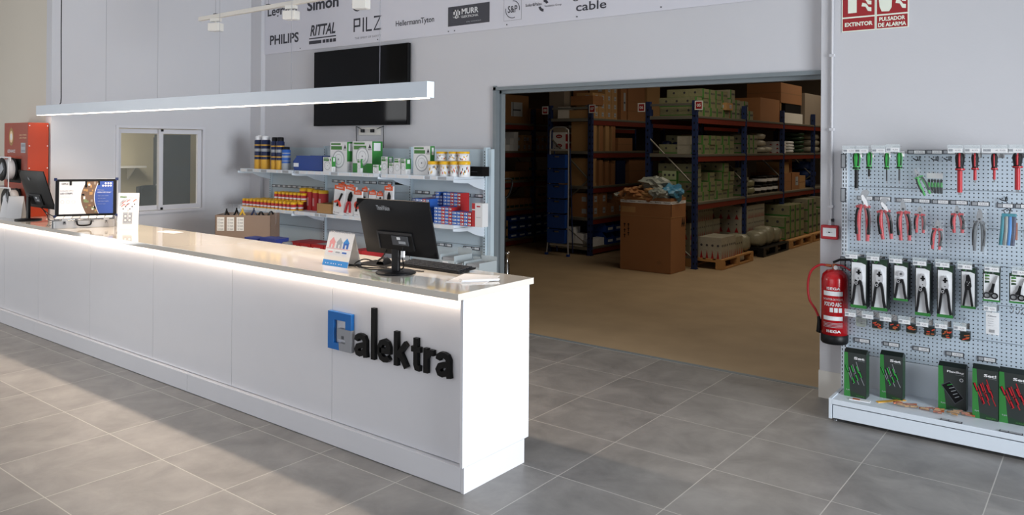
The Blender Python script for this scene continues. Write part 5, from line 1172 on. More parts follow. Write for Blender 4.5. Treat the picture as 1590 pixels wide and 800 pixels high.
fill3(R3[1], 10.5, 11.15, ('label_white', .25, .11, .11, ''), 'f3', 'small white box on the second shelf of the leftmost rack', 'small white boxes on the leftmost rack', [2, 2, 1, 2, 3])
fill3(R3[1], 11.2, 12.2, ('card_light', .25, .13, .14, 'label'), 'f4', 'small light brown box on the second shelf of the leftmost rack', 'light brown boxes on the leftmost rack', [2, 1, 2, 1])
fill3(R3[1], 10.9, 11.15, ('label_white', .3, .18, .24, ''), 'f5', 'larger white box among the small ones on the leftmost rack', 'larger white boxes on the leftmost rack', [1]) if False else None
carton((X3-.38, 11.0, R3[0]), .55, .95, .50, 'card_dark', 'label', 'very large dark brown box on the top shelf of the leftmost rack'); carton((X3-.25, 11.0, R3[0]), .3, .0+.5, .0+.2, 'card_brown', 'label', 'x') if False else None
carton((X3-.35, 11.72, R3[0]), .5, .44, .28, 'card_brown', '', 'medium brown box on the top shelf of the leftmost rack'); carton((X3-.35, 12.2, R3[0]), .5, .44, .30, 'card_brown', 'tape', 'brown box on the top shelf just left of sign 08')
carton((X3-.35, 10.25, R3[0]), .5, .4, .34, 'card_brown', 'label', 'brown box on the top shelf hidden mostly by the door jamb')

# step trolley with blue drawers in front of rack 08
t = thing('bin_trolley', 'narrow aluminium trolley frame with six stacked blue bins before rack 08', 'trolley', (-6.89, 10.40, 0))
for s in (-1, 1):
    MB().tube(smooth([(s*.205, -.02, .0), (s*.185, -.0, .35), (s*.175, .02, 1.0), (s*.172, .02, 1.90), (s*.15, .02, 1.99), (s*.10, .02, 2.03), (0, .02, 2.035)], 4), .0125, 'alu', 8).obj('side_tube', t)
    MB().box(s*.205-.02, s*.205+.02, -.045, .005, 0, .035, 'blue_plastic').obj('foot', t)
    MB().tube([(s*.15, .2, .03), (s*.15, .1, 1.7)], .010, 'rack_blue', 8).obj('rear_leg', t)
for k, z in enumerate((.15, 1.66)): MB().box(-.17, .17, .01, .03, z, z+.03, 'alu').obj('cross_rail', t)
for k in range(6):
    z = .20+k*.237
    b = MB(); w_ = .165
    b.poly([(-w_, 0), (w_, 0), (w_, .215), (.07, .215), (.05, .17), (-.05, .17), (-.07, .215), (-w_, .215)], .008, 'blue_plastic', FR(0, -.02, 0), -.0)
    b.box(-w_, w_, -.02, .08, 0, .006, 'blue_plastic'); b.box(-w_, -w_+.005, -.02, .08, .0, .215, 'blue_plastic'); b.box(w_-.005, w_, -.02, .08, 0, .215, 'blue_plastic'); b.box(-w_, w_, .075, .08, 0, .215, 'blue_plastic'); b.box(-w_-.004, w_+.004, -.034, -.02, .2, .215, 'blue_plastic')
    q = thing('blue_crate', ['lowest blue crate in the narrow trolley', 'second blue crate from the bottom of the trolley', 'third blue crate from the bottom of the trolley', 'fourth blue crate from the bottom of the trolley', 'fifth blue crate from the bottom of the trolley', 'topmost blue crate in the narrow trolley'][k], 'crate', (-6.89, 10.36, z), 0, 'blue crates in the trolley')
    b.obj('body', q); MB().box(-.045, .045, .0, .04, .14+.0, .19, 'card_grey').obj('contents', q)

# big scrap carton with crumpled packing paper
CX0, CX1, CY0, CY1, CT = -5.475, -4.70, 9.86, 10.33, 1.03
t = thing('scrap_carton', 'very large brown open carton overflowing with packing paper before rack 05', 'carton', (CX0, CY0, 0))
w, d = CX1-CX0, CY1-CY0
def wall_(x0, x1, y0, y1, flare=0): return (x0, x1, y0, y1)
b = MB(); b.box(0, w, 0, .008, 0, CT, 'card_brown'); b.box(0, w, d-.008, d, 0, CT, 'card_brown'); b.box(0, .008, .008, d-.008, 0, CT, 'card_brown'); b.box(w-.008, w, .008, d-.008, 0, CT, 'card_brown'); b.box(.008, w-.008, .008, d-.008, 0, .008, 'card_brown'); b.box(.008, w-.008, .008, d-.008, .8, .81, 'card_inside')
b.box(0, w, -.003, 0, CT-.27, CT-.265, 'card_light'); b.box(w, w+.003, 0, d, CT-.27, CT-.265, 'card_light'); b.obj('carton_body', t)
F = FR(0, -.002, 0); S = SD(w+.002, 0, 0); b = MB()
b.rect(0, w, CT-.085, CT-.045, 'label_white', F); b.rect(0, d, CT-.085, CT-.045, 'label_white', S)
for k in range(6): b.text('Fabory', .02+k*.13, .11+k*.13, CT-.075, CT-.055, 'print_dark', F, .02, base=.0006)
for k in range(3): b.text('Fabory', .03+k*.14, .13+k*.14, CT-.075, CT-.055, 'print_dark', S, .02, base=.0006)
b.rect(.02, .24, CT-.22, CT-.14, 'card_light', F)
b.obj('printed_tape', t)
b = MB()
for (u, v) in ((.07, .60), (.07, .52), (.07, .45), (.13, .60), (.13, .54), (.13, .48)): b.stroke([(u, v), (u, v+.05)], .012, 0, 'black_soft', F, .0006); b.stroke([(u-.014, v+.035), (u, v+.05), (u+.014, v+.035)], .008, 0, 'black_soft', F, .0006)
b.disc(.6, .14, .035, 'card_dark', F, 0, base=.0006, ry=.025); b.text('AA', d*.7, d*.95, .62, .75, 'black_soft', S, .04, base=.0006); b.box(w-.0, w+.003, .0, .012, CT-.25, CT-.08, 'black_soft'); b.obj('printed_marks', t)
def crumple(loc, r_, m, label, grp, seed, flat=.6, name='crumpled_paper', cat='packing paper', stretch=1.3):
    bm = bmesh.new(); bmesh.ops.create_icosphere(bm, subdivisions=3, radius=r_)
    for v in bm.verts:
        p = v.co*(9/r_*.2)+Vector((seed*3.1, seed*1.7, 0)); n_ = noise.noise(p)*.9+noise.noise(p*2.3)*.5
        v.co *= 1+n_*.75; v.co.z *= flat; v.co.x *= stretch
    me = bpy.data.meshes.new(name); bm.to_mesh(me); bm.free(); me.materials.append(MATS[m])
    zmin = min(v.co.z for v in me.vertices)
    o = bpy.data.objects.new(name, me); COL.objects.link(o); o.location = (loc[0], loc[1], loc[2]-zmin*.6); o.rotation_euler = (0, 0, seed*1.3); tag(o, label, cat, grp)
rs = random.Random(4)
for k in range(22):
    u = rs.random(); v = rs.random(); x_ = CX0-.06+u*.72; mm_ = rs.choice(['paper_kraft', 'card_light', 'card_brown', 'paper_kraft'])
    crumple((x_, CY0+.05+v*.36, CT-.05+(.09 if .25 < u < .8 else .0)*rs.random()), .075+rs.random()*.045, mm_, 'crumpled brown packing paper on top of the big scrap carton', 'crumpled paper in the scrap carton', k+1)
crumple((-5.05, 10.1, CT+.08), .15, 'plastic_clear_grey', 'grey green plastic film topmost in the middle of the scrap carton', None, 41, .7, 'plastic_film', 'film')
crumple((-4.78, 10.05, CT-.02), .14, 'plastic_blue', 'blue plastic film at the right of the scrap carton', None, 42, .8, 'plastic_film', 'film', 1.0)
crumple((-4.92, 9.93, CT-.03), .12, 'plastic_clear_grey', 'clear film at the front right of the scrap carton', None, 43, .7, 'plastic_film', 'film', 1.2)
crumple((-5.42, 9.98, CT-.02), .10, 'plastic_clear_grey', 'film spilling over the left corner of the scrap carton', None, 44, .5, 'plastic_film', 'film', 1.5)

# hand pallet truck beside the jamb
p = at(785.5, 400, 6.9)
t = thing('pallet_truck', 'black hand pallet truck handle and wheel just behind the left door jamb', 'pallet truck', (p.x-.02, 6.9, 0), pi/2)
MB().tube([(-.02, 0, .2), (-.02, -.02, 1.15)], .018, 'black_plastic', 8).obj('handle_tube', t)
MB().tube(smooth([(-.02, -.02, 1.15), (.04, -.02, 1.18), (.11, -.02, 1.3), (.08, -.02, 1.36), (-.06, -.02, 1.36), (-.14, -.02, 1.3), (-.02, -.02, 1.15)], 3), .012, 'black_plastic', 8).obj('handle_loop', t)
b = MB(); b.lathe([(.028, .18), (.028, .42), (.018, .43), (.018, .52), (.03, .53), (.03, .56), (.001, .56)], 'chrome', (.01, -.03, 0), 14); b.obj('hydraulic_cylinder', t)
MB().lathe([(.001, -.04), (.085, -.04), (.095, -.02), (.095, .02), (.085, .04), (.001, .04)], 'black_soft', seg=24, T=Matrix.Translation((.02, -.02, .097)) @ Matrix.Rotation(pi/2, 4, 'Y') @ Matrix.Rotation(0, 4, 'Z')).obj('wheel', t)
for s in (-1, 1): MB().box(-.27 if s < 0 else .10, -.11 if s < 0 else .26, .1, 1.2, .05, .11, 'black_plastic').obj('fork', t)
MB().box(-.2, .2, .03, .12, .08, .25, 'black_plastic').obj('frame', t)
# ================================================================= PEGBOARD GONDOLA ON THE PIER
PX0 = -1.415; PB = 5.645
t = thing('pegboard_gondola', 'white perforated tool display wall with base shelf at the right', 'display rack', (PX0, PB, 0))
def g(name, x0, x1, y0, y1, z0, z1, m, bev=0, par=None): return MB().box(x0-PX0, x1-PX0, y0-PB, y1-PB, z0, z1, m).obj(name, par or t, bevel=bev)
seams = [.125, .355, .56, .785, 1.02, 1.245, 1.475, 1.70]
XR_ = -.12; XE2 = .55
for i in range(7):
    for a, c in ((PX0+.02, XR_-.02), (XR_+.02, XE2)):
        g('solid_panel' if i == 0 else 'perforated_panel', a, c, PB-.012, PB, seams[i]+.0015, seams[i+1]-.0015, 'powder_white' if i == 0 else 'perforated_panel')
for x in (PX0, XR_):
    b = MB(); b.box(x-PX0-.018, x-PX0+.02, -.02, .04, 0, 1.715, 'powder_white')
    for k in range(62):
        for dx in (-.012, .006): b.box(x-PX0+dx, x-PX0+dx+.005, -.0212, -.02, .04+k*.027, .056+k*.027, 'black_soft')
    b.obj('upright', t)
BFY = 5.225; BT = .142
g('base_shelf', PX0+.03, XE2, BFY+.006, PB-.012, BT-.012, BT, 'powder_white', .002)
g('base_front', PX0+.03, XE2, BFY, BFY+.012, BT-.03, BT+.002, 'powder_white', .002)
g('base_kick', PX0+.035, XE2, BFY+.004, BFY+.016, .025, BT-.036, 'powder_white', .002)
b = MB(); b.box(0.012, .03, BFY-PB, -.012, .02, BT+.005, 'powder_white')
for k in range(3): b.box(.008, .0125, BFY-PB+.02, BFY-PB+.03, .04+k*.03, .055+k*.03, 'black_soft')
b.obj('base_side', t)
b = MB(); b.lathe([(.014, 0), (.014, .006), (.004, .01), (.004, .04)], 'steel', (.04, BFY-PB+.05, 0), 12); b.obj('levelling_foot', t)
# vertical shelf code tickets on the left upright
for i, (py0, py1) in enumerate(((239, 261), (292, 314), (399, 418), (498, 518))):
    z0_, z1_ = at(1317, py1, PB-.02).z, at(1317, py0, PB-.02).z
    b = MB(); b.box(-.024, .008, -.027, -.0215, z0_, z1_, 'label_dark'); b.box(-.019, .003, -.0285, -.027, z0_+.006, z1_-.006, 'label_grey'); b.obj('code_ticket', t)

def ticket(b, T, w, h_, dark=False, price='4,50'):
    b.rect(0, w, 0, h_, 'label_dark' if dark else 'label_white', T, .002)
    b.rect(w*.04, w*.34, h_*.18, h_*.85, 'label_grey', T, 0, .0025); b.text('Ref 2201', w*.06, w*.32, h_*.5, h_*.7, 'print_dark', T, 0, base=.003)
    b.rect(w*.38, w*.96, h_*.15, h_*.88, 'paper_white', T, 0, .0025); b.text(price, w*.5, w*.88, h_*.28, h_*.72, 'print_grey', T, 0, base=.003)
HY = 5.40    # where the hook tips end
def hook(px, py, w, lab, zhook=None, grp='wire display hooks with price tickets'):
    p = at(px, py, HY)      # upper left of the ticket
    t = thing('display_hook', lab, 'hook', (p.x, PB-.013, p.z), 0, grp)
    yy = HY-PB+.013
    xm = w*.55
    b = MB(); b.tube([(xm, 0, -.03), (xm, yy+.02, -.035), (xm, yy+.0, -.015)], .0028, 'chrome', 6); b.box(xm-.02, xm+.02, -.003, .0, -.055, -.02, 'chrome')
    b.tube([(xm, 0, .012), (xm, yy, .012)], .0022, 'chrome', 6); b.obj('wire', t)
    b = MB(); ticket(b, FR(0, yy-.002, -.022), w, .024); b.obj('price_ticket', t)
    b = MB(); b.rect(-.004, w+.004, -.025, .024, 'screen_glass', FR(0, yy-.0, 0), .0015); b.obj('ticket_holder', t)
    return t
N = ['first', 'second', 'third', 'fourth', 'fifth', 'sixth', 'seventh', 'eighth', 'ninth', 'tenth']
for i, (x, y) in enumerate(((1309, 232), (1328, 232), (1354, 231.5), (1376, 230), (1472, 231), (1498, 231), (1525, 231), (1565, 231))):
    hook(x, y, .075 if x != 1525 else .13, 'wire hook with white ticket in the top row, %s from left' % N[i])
for i, (x, y) in enumerate(((1313, 395), (1346, 398), (1381, 402), (1418, 405.5), (1453, 408), (1487.5, 411), (1529, 415), (1572, 420))):
    hook(x, y, .07, 'wire hook with ticket above the crimping tool packs, %s from left' % N[i])
for i, (x, y) in enumerate(((1312.5, 485), (1339, 488), (1366.5, 492), (1395.5, 496), (1423, 500), (1452, 503), (1481, 506))):
    hook(x, y, .062, 'wire hook with ticket above the small orange packs, %s from left' % N[i])
hook(1528, 476, .06, 'wire hook with ticket holding the white hanging packet')
# little empty black hooks
for i, (x, y) in enumerate(((1424, 248), (1452, 248), (1472, 248), (1559, 311))):
    p = at(x, y, PB-.03)
    b = MB(); b.tube([(-.025, 0.012, .008), (-.012, 0, 0), (0, -.012, -.002), (.01, -.03, -.004), (.012, -.045, .02)], .003, 'black_soft', 6); b.tube([(.012, .012, .022), (.016, 0, .0), (.014, -.03, -.004)], .003, 'black_soft', 6)
    solo(b, 'small_hook', ['leftmost of three small empty black hooks in the top row', 'middle of three small empty black hooks in the top row', 'right of three small empty black hooks in the top row', 'small empty black hook above the teal tool bundle'][i], 'hook', p, 0, 'small empty black hooks')
# label strips fixed on the panels
LS = [(1409, 1438, 236, 'leftmost dark label strip at the top edge'), (1438.5, 1464, 236, 'middle dark label strip at the top edge'), (1464.5, 1484, 236, 'right dark label strip at the top edge beside the red screwdriver'),
 (1331, 1356, 307, 'label strip above the first bagged pliers'), (1357, 1384, 308, 'label strip above the second bagged pliers'), (1391, 1417, 310.5, 'label strip above the third bagged pliers'), (1418, 1445, 311.5, 'label strip above the fourth small pliers'), (1447, 1474, 313, 'label strip above the bagged side cutter'), (1475, 1503, 314, 'label strip left above the bagged red pliers by the grey cutter'), (1508, 1537, 316, 'single label strip above the grey handled cutter'), (1548, 1574, 319, 'label strip above the teal tool bundle'), (1576, 1602, 320, 'label strip at the right edge beside the teal bundle'),
 (1326, 1351, 527, 'label strip above the leftmost green boxed set'), (1371, 1397, 533, 'label strip above the second green boxed set'), (1417, 1444, 540, 'label strip in the gap between boxed sets'), (1468, 1497, 548, 'label strip above the dark bag box'), (1518, 1547, 556, 'label strip above the boxed red screwdriver set')]
for a, c, y, lab in LS:
    p = at(a, y, PB-.013); q = at(c, y, PB-.013)
    b = MB(); w = q.x-p.x; T = FR(0, 0, -.014); b.rect(0, w, 0, .028, 'label_dark', T, .005); b.rect(w*.06, w*.32, .005, .023, 'label_grey', T, 0, .0055); b.rect(w*.36, w*.94, .004, .024, 'label_white', T, 0, .0055); b.text('12,95', w*.5, w*.85, .009, .018, 'print_grey', T, 0, base=.006)
    solo(b, 'label_strip', lab, 'label strip', (p.x, PB-.0125, p.z), 0, 'label strips on the perforated panels')

# screwdrivers hung in the top row: px centre, top, end of handle, end of shaft, handle width px, shaft width px
def screwdriver(px, y0, y1, y2, wh, ws, colr, lab, sleeve):
    Y_ = 5.47; a = at(px, y0, Y_); z1 = at(px, y1, Y_).z-a.z; z2 = at(px, y2, Y_).z-a.z; s = 1/232
    t = thing('screwdriver', lab, 'screwdriver', a, 0, 'screwdrivers hung along the top row')
    r_ = wh*s/2; L_ = -z1; r_ *= .88; ws = ws*.8; main = 'green_tool' if colr == 'g' else 'red_plastic'
    b = MB(); b.lathe([(.001, 0), (r_*.6, -.002), (r_*.85, -L_*.1), (r_, -L_*.3), (r_*.9, -L_*.55), (r_*.75, -L_*.8), (r_*.95, -L_*.95), (r_*.9, -L_)], main if colr == 'g' else 'black_plastic', seg=16)
    for k in range(3):
        aa = -pi/2+(-.75+.75*k)*(1 if colr == 'g' else .6)
        if colr == 'g' and k == 1: continue
        w_ = r_*.28; mm = 'black_plastic' if colr == 'g' else ('red_plastic' if k == 1 else 'black_plastic')
        b.tube([(r_*.62*cos(aa), r_*.62*sin(aa), -L_*.05), (r_*.86*cos(aa), r_*.86*sin(aa), -L_*.3), (r_*.78*cos(aa), r_*.78*sin(aa), -L_*.55), (r_*.62*cos(aa), r_*.62*sin(aa), -L_*.8)], w_, mm, 8)
    b.lathe([(r_*.97, -L_*.88), (r_*1.0, -L_*.93), (r_*.97, -L_*.97)], 'black_plastic' if colr == 'g' else 'red_plastic', seg=16)
    b.obj('grip', t)
    rs_ = ws*s/2
    b = MB(); b.lathe([(rs_, z1), (rs_, z2+.012)], sleeve, seg=12); b.obj('shaft', t)
    b = MB(); b.box(-rs_*.6, rs_*.6, -.002, .002, z2-.004, z2+.013, 'steel'); b.obj('tip', t)
    return t
screwdriver(1330, 237, 263, 295, 13, 7, 'g', 'biggest green and black screwdriver with thick black shaft at far left', 'black_plastic')
screwdriver(1349.5, 236, 262, 277, 10, 4, 'g', 'short stubby green screwdriver, second from the left', 'black_plastic')
screwdriver(1377, 237.5, 263, 284, 8.5, 2.5, 'g', 'thin green screwdriver, third from the left', 'dark_plastic')
screwdriver(1396.5, 237, 262, 283.5, 9.5, 3, 'g', 'green screwdriver nearest the dark label strip', 'dark_plastic')
screwdriver(1490.5, 236.5, 265, 302, 14, 8, 'r', 'biggest red and black screwdriver with thick red sleeve', 'red_plastic')
screwdriver(1514, 237, 264, 283, 10.5, 5, 'r', 'medium red and black screwdriver, second of the red ones', 'red_plastic')
screwdriver(1544, 238, 264, 282, 9.5, 4, 'r', 'small red and black screwdriver, third of the red ones', 'red_plastic')
screwdriver(1580, 237, 261, 298, 14, 8, 'r', 'red cable knife with thick red sheath at the right edge', 'red_plastic')

# pliers
def bag(b, w, h_, seed, m='bag_clear', y=-.02):
    r_ = random.Random(seed); n_, k_ = 8, 12; vs_ = []; fs = []
    for i in range(n_+1):
        for j in range(k_+1): vs_.append(((i/n_-.5)*w*(1-.12*sin(j*.9+seed)), y-.012*sin(pi*i/n_)+r_.uniform(-.004, .004), -j/k_*h_))
    for i in range(n_):
        for j in range(k_): fs.append((i*(k_+1)+j, (i+1)*(k_+1)+j, (i+1)*(k_+1)+j+1, i*(k_+1)+j+1))
    return b.add(vs_, fs, m, None, True)
def pliers(px, y0, y1, wpx, lab, kind, tilt=0., bagged=True, hc='red_plastic', hc2='black_plastic', headtop=True):
    Y_ = 5.50; a = at(px, y0, Y_); H_ = a.z-at(px, y1, Y_).z; s = (at(px+10, y0, Y_).x-a.x)/10; w = wpx*s
    t = thing('pliers', lab, 'pliers', a, 0, 'pliers hung on the perforated wall'); t.rotation_euler.y = tilt
    hh = H_*.30
    f = 1 if headtop else -1
    def Z(v): return -v*H_ if headtop else -(1-v)*H_
    F = FR(0, -.006, 0)
    b = MB()
    if kind == 'pump':
        b.poly([(-w*.02, Z(.26)), (w*.14, Z(.28)), (w*.17, Z(.16)), (w*.32, Z(.09)), (w*.38, Z(.04)), (w*.2, Z(.0)), (-w*.04, Z(.02)), (-w*.16, Z(.09)), (-w*.12, Z(.2))][::f], .010, 'steel', F)
        b.poly([(-w*.1, Z(.12)), (w*.02, Z(.1)), (w*.28, Z(.22)), (w*.34, Z(.32)), (w*.2, Z(.34)), (-w*.05, Z(.2))][::f], .010, 'chrome', F, .006)
    elif kind == 'cutter':
        b.poly([(-w*.14, Z(.30)), (w*.14, Z(.30)), (w*.22, Z(.2)), (w*.16, Z(.06)), (0, Z(0)), (-w*.16, Z(.06)), (-w*.22, Z(.2))][::f], .012, 'steel', F)
    else:
        b.poly([(-w*.14, Z(.30)), (w*.14, Z(.30)), (w*.18, Z(.2)), (w*.07, Z(.02)), (0, Z(0)), (-w*.07, Z(.02)), (-w*.18, Z(.2))][::f], .012, 'steel', F)
    b.disc(0, Z(.24), w*.09, 'black_plastic', F, .013); b.obj('head', t)
    for s_ in (-1, 1):
        pts = [(s_*w*.08, -.012, Z(.29)), (s_*w*.24, -.012, Z(.40)), (s_*w*.31, -.012, Z(.58)), (s_*w*.30, -.012, Z(.78)), (s_*w*.27, -.012, Z(.985))]
        b = MB(); b.tube(smooth(pts, 3), .01, hc, 8, radii=None); b.v = b.v
        rr_ = w*.16
        b = MB(); sp_ = smooth(pts, 3); n_ = len(sp_); b.tube(sp_, rr_, hc, 10, radii=[rr_*(.75+.35*sin(pi*min(1, i/(n_-1)*1.1))) for i in range(n_)])
        b.tube([(p.x+s_*rr_*.45, p.y-rr_*.55, p.z) for p in sp_[2:-2]], rr_*.72, hc2, 6)
        b.tube([(sp_[1].x+s_*rr_*.6, -.012, sp_[1].z), (sp_[2].x+s_*rr_*1.5, -.012, sp_[2].z+.004*f)], rr_*.7, hc, 6)
        b.obj('handle', t)
    if bagged: bag(MB(), w*1.15, H_*1.06, int(px)).obj('clear_bag', t)
    return t
pliers(1341, 294, 375, 25, 'big red water pump pliers in clear bag, leftmost of the pliers', 'pump')
pliers(1370, 307, 372, 24, 'red adjustable pliers with open steel jaws, second of the pliers', 'pump', -.12)
pliers(1364, 360, 390, 18, 'spare steel jaws pointing down in the second bag', 'pump', 0, False, headtop=False) if False else None
pliers(1402, 309, 374, 24, 'red combination pliers in clear bag, third of the pliers', 'comb', -.06)
pliers(1429, 320, 362, 19, 'small blunt red pliers, fourth from the left', 'cutter')
pliers(1457, 341, 388, 19, 'red side cutter hanging low in a clear bag', 'cutter', .06)
pliers(1486, 319, 362, 23, 'red pliers with black trim left of the grey cutter', 'comb', -.05)
pliers(1522, 324, 391, 22, 'grey handled cable cutter with steel head', 'cutter', .03, True, 'grey_rubber', 'dark_plastic')
pliers(1421, 262, 306, 16, 'green pliers tilted in a clear bag under the empty hooks', 'comb', -.42, True, 'green_tool', 'black_plastic')
# pack of green screwdrivers
p = at(1452, 266, 5.56)
t = thing('screwdriver_pack', 'clear pack of five small green screwdrivers pointing up', 'pack', p, 0)
for k in range(5):
    x = -.034+k*.017; b = MB(); b.lathe([(.001, -.14), (.008, -.138), (.008, -.10), (.0065, -.075), (.0075, -.055), (.003, -.05)], 'black_plastic', (x, 0, 0), 10); b.lathe([(.0083, -.10), (.0075, -.07)], 'green_tool', (x, 0, 0), 10); b.tube([(x, 0, -.055), (x, 0, .0)], .0018, 'steel', 6); b.obj('small_screwdriver', t)
b = MB(); b.rect(-.045, .045, -.045, -.012, 'paper_white', FR(0, -.012, 0), .001); b.obj('header_card', t); bag(MB(), .1, .15, 3, y=-.016).obj('clear_bag', t)
# teal bundle of tools
p = at(1567, 327, 5.50)
t = thing('cable_tool_bundle', 'teal and blue cable stripping tools bundled in a clear bag', 'tool bundle', p, 0)
b = MB(); b.box(-.036, .036, -.012, .012, -.04, -.018, 'teal'); b.tube([(-.02, 0, -.02), (-.028, 0, .0), (-.01, 0, .012), (0, 0, 0)], .004, 'dark_plastic', 6); b.tube([(.0, 0, -.02), (.008, 0, .012)], .005, 'dark_plastic', 6); b.obj('clamp', t, bevel=.002)
for i, (x0_, x1_, m_) in enumerate(((-.03, -.042, 'teal'), (-.012, -.02, 'plastic_clear_grey'), (.008, .0, 'sky_blue'), (.026, .018, 'navy'))): MB().tube([(x0_, -.004*i, -.035), ((x0_+x1_)/2+.002, -.01, -.12), (x1_, -.004*i, -.205)], .0105, m_, 10).obj('tool_body', t)
MB().box(.022, .042, -.006, .006, -.17, -.07, 'copper').obj('copper_insert', t)
bag(MB(), .10, .23, 8, y=-.022).obj('clear_bag', t)
p = at(1592, 340, 5.50); pliers(1600, 325, 380, 20, 'green handled tool cut by the right edge of the view', 'comb', 0, False, 'green_tool')

# blister packs with crimping tools
def crimp_pack(x0, x1, y0, y1, kind, lab):
    Y_ = 5.47; a = at(x0, y0, Y_); c = at(x1-7, y0, Y_); w = c.x-a.x; h_ = a.z-at(x0, y1, Y_).z; cx = w/2
    t = thing('tool_blister_pack', lab, 'pack', (a.x+cx, Y_, a.z-h_), 0, 'tool blister packs on the perforated wall')
    F = FR(0, 0, 0); D = .115 if kind != 'scissors' else .03
    b = MB(); b.box(-w/2, w/2, .0, D*.35, 0, h_, 'pack_black'); b.box(-w/2, w/2, D*.45, D*.75, .004, h_-.002, 'pack_dark'); b.rect(-w*.44, w*.44, h_*.045, h_*.90, 'label_white', F, 0, .0006)
    b.poly([(-w/2, h_*.94), (-w*.1, h_*.955), (w*.15, h_*.90), (w/2, h_*.86), (w/2, h_), (-w/2, h_)], 0, 'green_dark', F, .001); b.rect(-w/2, w/2, 0, h_*.06, 'green_pack', F, 0, .001)
    b.ring(-w*.22, h_*.955, w*.08, w*.13, 'green_pack', F, 0, .0015); b.obj('card', t)
    b = MB(); G = FR(0, -.001, 0)
    if kind == 'ratchet' or kind == 'round':
        if kind == 'ratchet': b.poly([(-w*.16, h_*.72), (-w*.2, h_*.62), (-w*.05, h_*.5), (w*.2, h_*.52), (w*.26, h_*.62), (w*.2, h_*.74), (w*.1, h_*.80), (-w*.05, h_*.8)], .014, 'alu', G); b.rect(-w*.03, w*.1, h_*.67, h_*.77, 'black_soft', G, .016); b.rect(-w*.12, w*.18, h_*.70, h_*.73, 'black_soft', G, .0155); b.disc(w*.02, h_*.6, w*.035, 'black_soft', G, .0155, seg=10)
        else: b.disc(w*.05, h_*.70, w*.22, 'alu', G, .014); b.disc(w*.05, h_*.70, w*.11, 'steel', G, .016); b.disc(w*.05, h_*.70, w*.05, 'black_soft', G, .0175); b.poly([(-w*.2, h_*.56), (-w*.05, h_*.6), (-w*.05, h_*.5), (-w*.18, h_*.45)], .014, 'alu', G)
        b.obj('tool_head', t)
        for s_ in (-1, 1):
            b = MB(); b.stroke([(s_*w*.12, h_*.56), (s_*w*.22, h_*.42), (s_*w*.30, h_*.2), (s_*w*.38, h_*.07)], w*.15, .016, 'black_plastic', G, .001); b.obj('handle', t)
        b = MB(); b.ring(-w*.12, h_*.5, w*.06, w*.10, 'alu', G, .018, .001, seg=12); b.stroke([(-w*.08, h_*.47), (w*.14, h_*.56)], w*.14, .015, 'black_plastic', G, .001); b.obj('ratchet_release', t)
    elif kind == 'black':
        b = MB(); b.poly([(-w*.12, h_*.82), (w*.06, h_*.84), (w*.18, h_*.74), (w*.24, h_*.55), (w*.12, h_*.46), (-w*.2, h_*.48), (-w*.22, h_*.6), (-w*.14, h_*.7)], .016, 'black_plastic', G)
        for (u, v) in ((-.05, .66), (.06, .62), (.12, .66), (-.0, .58)): b.disc(w*u, h_*v, w*.03, 'alu', G, .0175, seg=10)
        b.obj('tool_head', t)
        for s_ in (-1, 1): b = MB(); b.stroke([(s_*w*.12, h_*.5), (s_*w*.2, h_*.3), (s_*w*.3, h_*.07)], w*.14, .016, 'black_plastic', G, .001); b.obj('handle', t)
    else:
        for s_ in (-1, 1): b = MB(); b.ring(s_*w*.22-w*.03, h_*.2, w*.13, w*.21, 'dark_plastic' if s_ < 0 else 'black_plastic', G, .01, .001); b.obj('finger_loop', t)
        b = MB(); b.stroke([(-w*.1, h_*.3), (w*.05, h_*.42), (w*.14, h_*.6)], w*.15, .012, 'black_plastic', G, .001); b.stroke([(w*.08, h_*.3), (w*.1, h_*.45), (w*.16, h_*.6)], w*.13, .012, 'black_plastic', G, .002); b.obj('grip', t)
        b = MB(); b.poly([(w*.08, h_*.58), (w*.22, h_*.58), (w*.38, h_*.86), (w*.3, h_*.84)], .008, 'chrome', G, .001); b.obj('blade', t)
        b = MB()
        for k in range(3): b.poly([(-w*.38, h_*(.6+k*.1)), (-w*.1, h_*(.62+k*.1)), (-w*.12, h_*(.67+k*.1)), (-w*.38, h_*(.68+k*.1))], 0, ['green_dark', 'photo_green', 'green_print'][k], F, .0012)
        b.obj('printed_pictures', t)
    return t
for a in ((1321, 1353, 399, 477, 'ratchet', 'leftmost blister pack with black handled crimping tool'), (1353, 1385, 402, 481, 'ratchet', 'second blister pack from the left with a crimping tool'), (1387.5, 1417, 406, 466, 'round', 'short blister pack with round headed tool, third from the left'),
  (1421, 1452, 408, 489, 'ratchet', 'fourth blister pack from the left, tall with crimping tool'), (1455, 1487, 411, 492, 'ratchet', 'lowest hanging tall crimping tool pack, fifth from the left'), (1492, 1522, 415, 478, 'black', 'blister pack with an all black tool left of the scissors'),
  (1526, 1560, 420, 467, 'scissors', 'scissors pack with three small pictures'), (1567, 1602, 424, 470, 'scissors', 'scissors pack cut by the right edge of the view')): crimp_pack(*a)
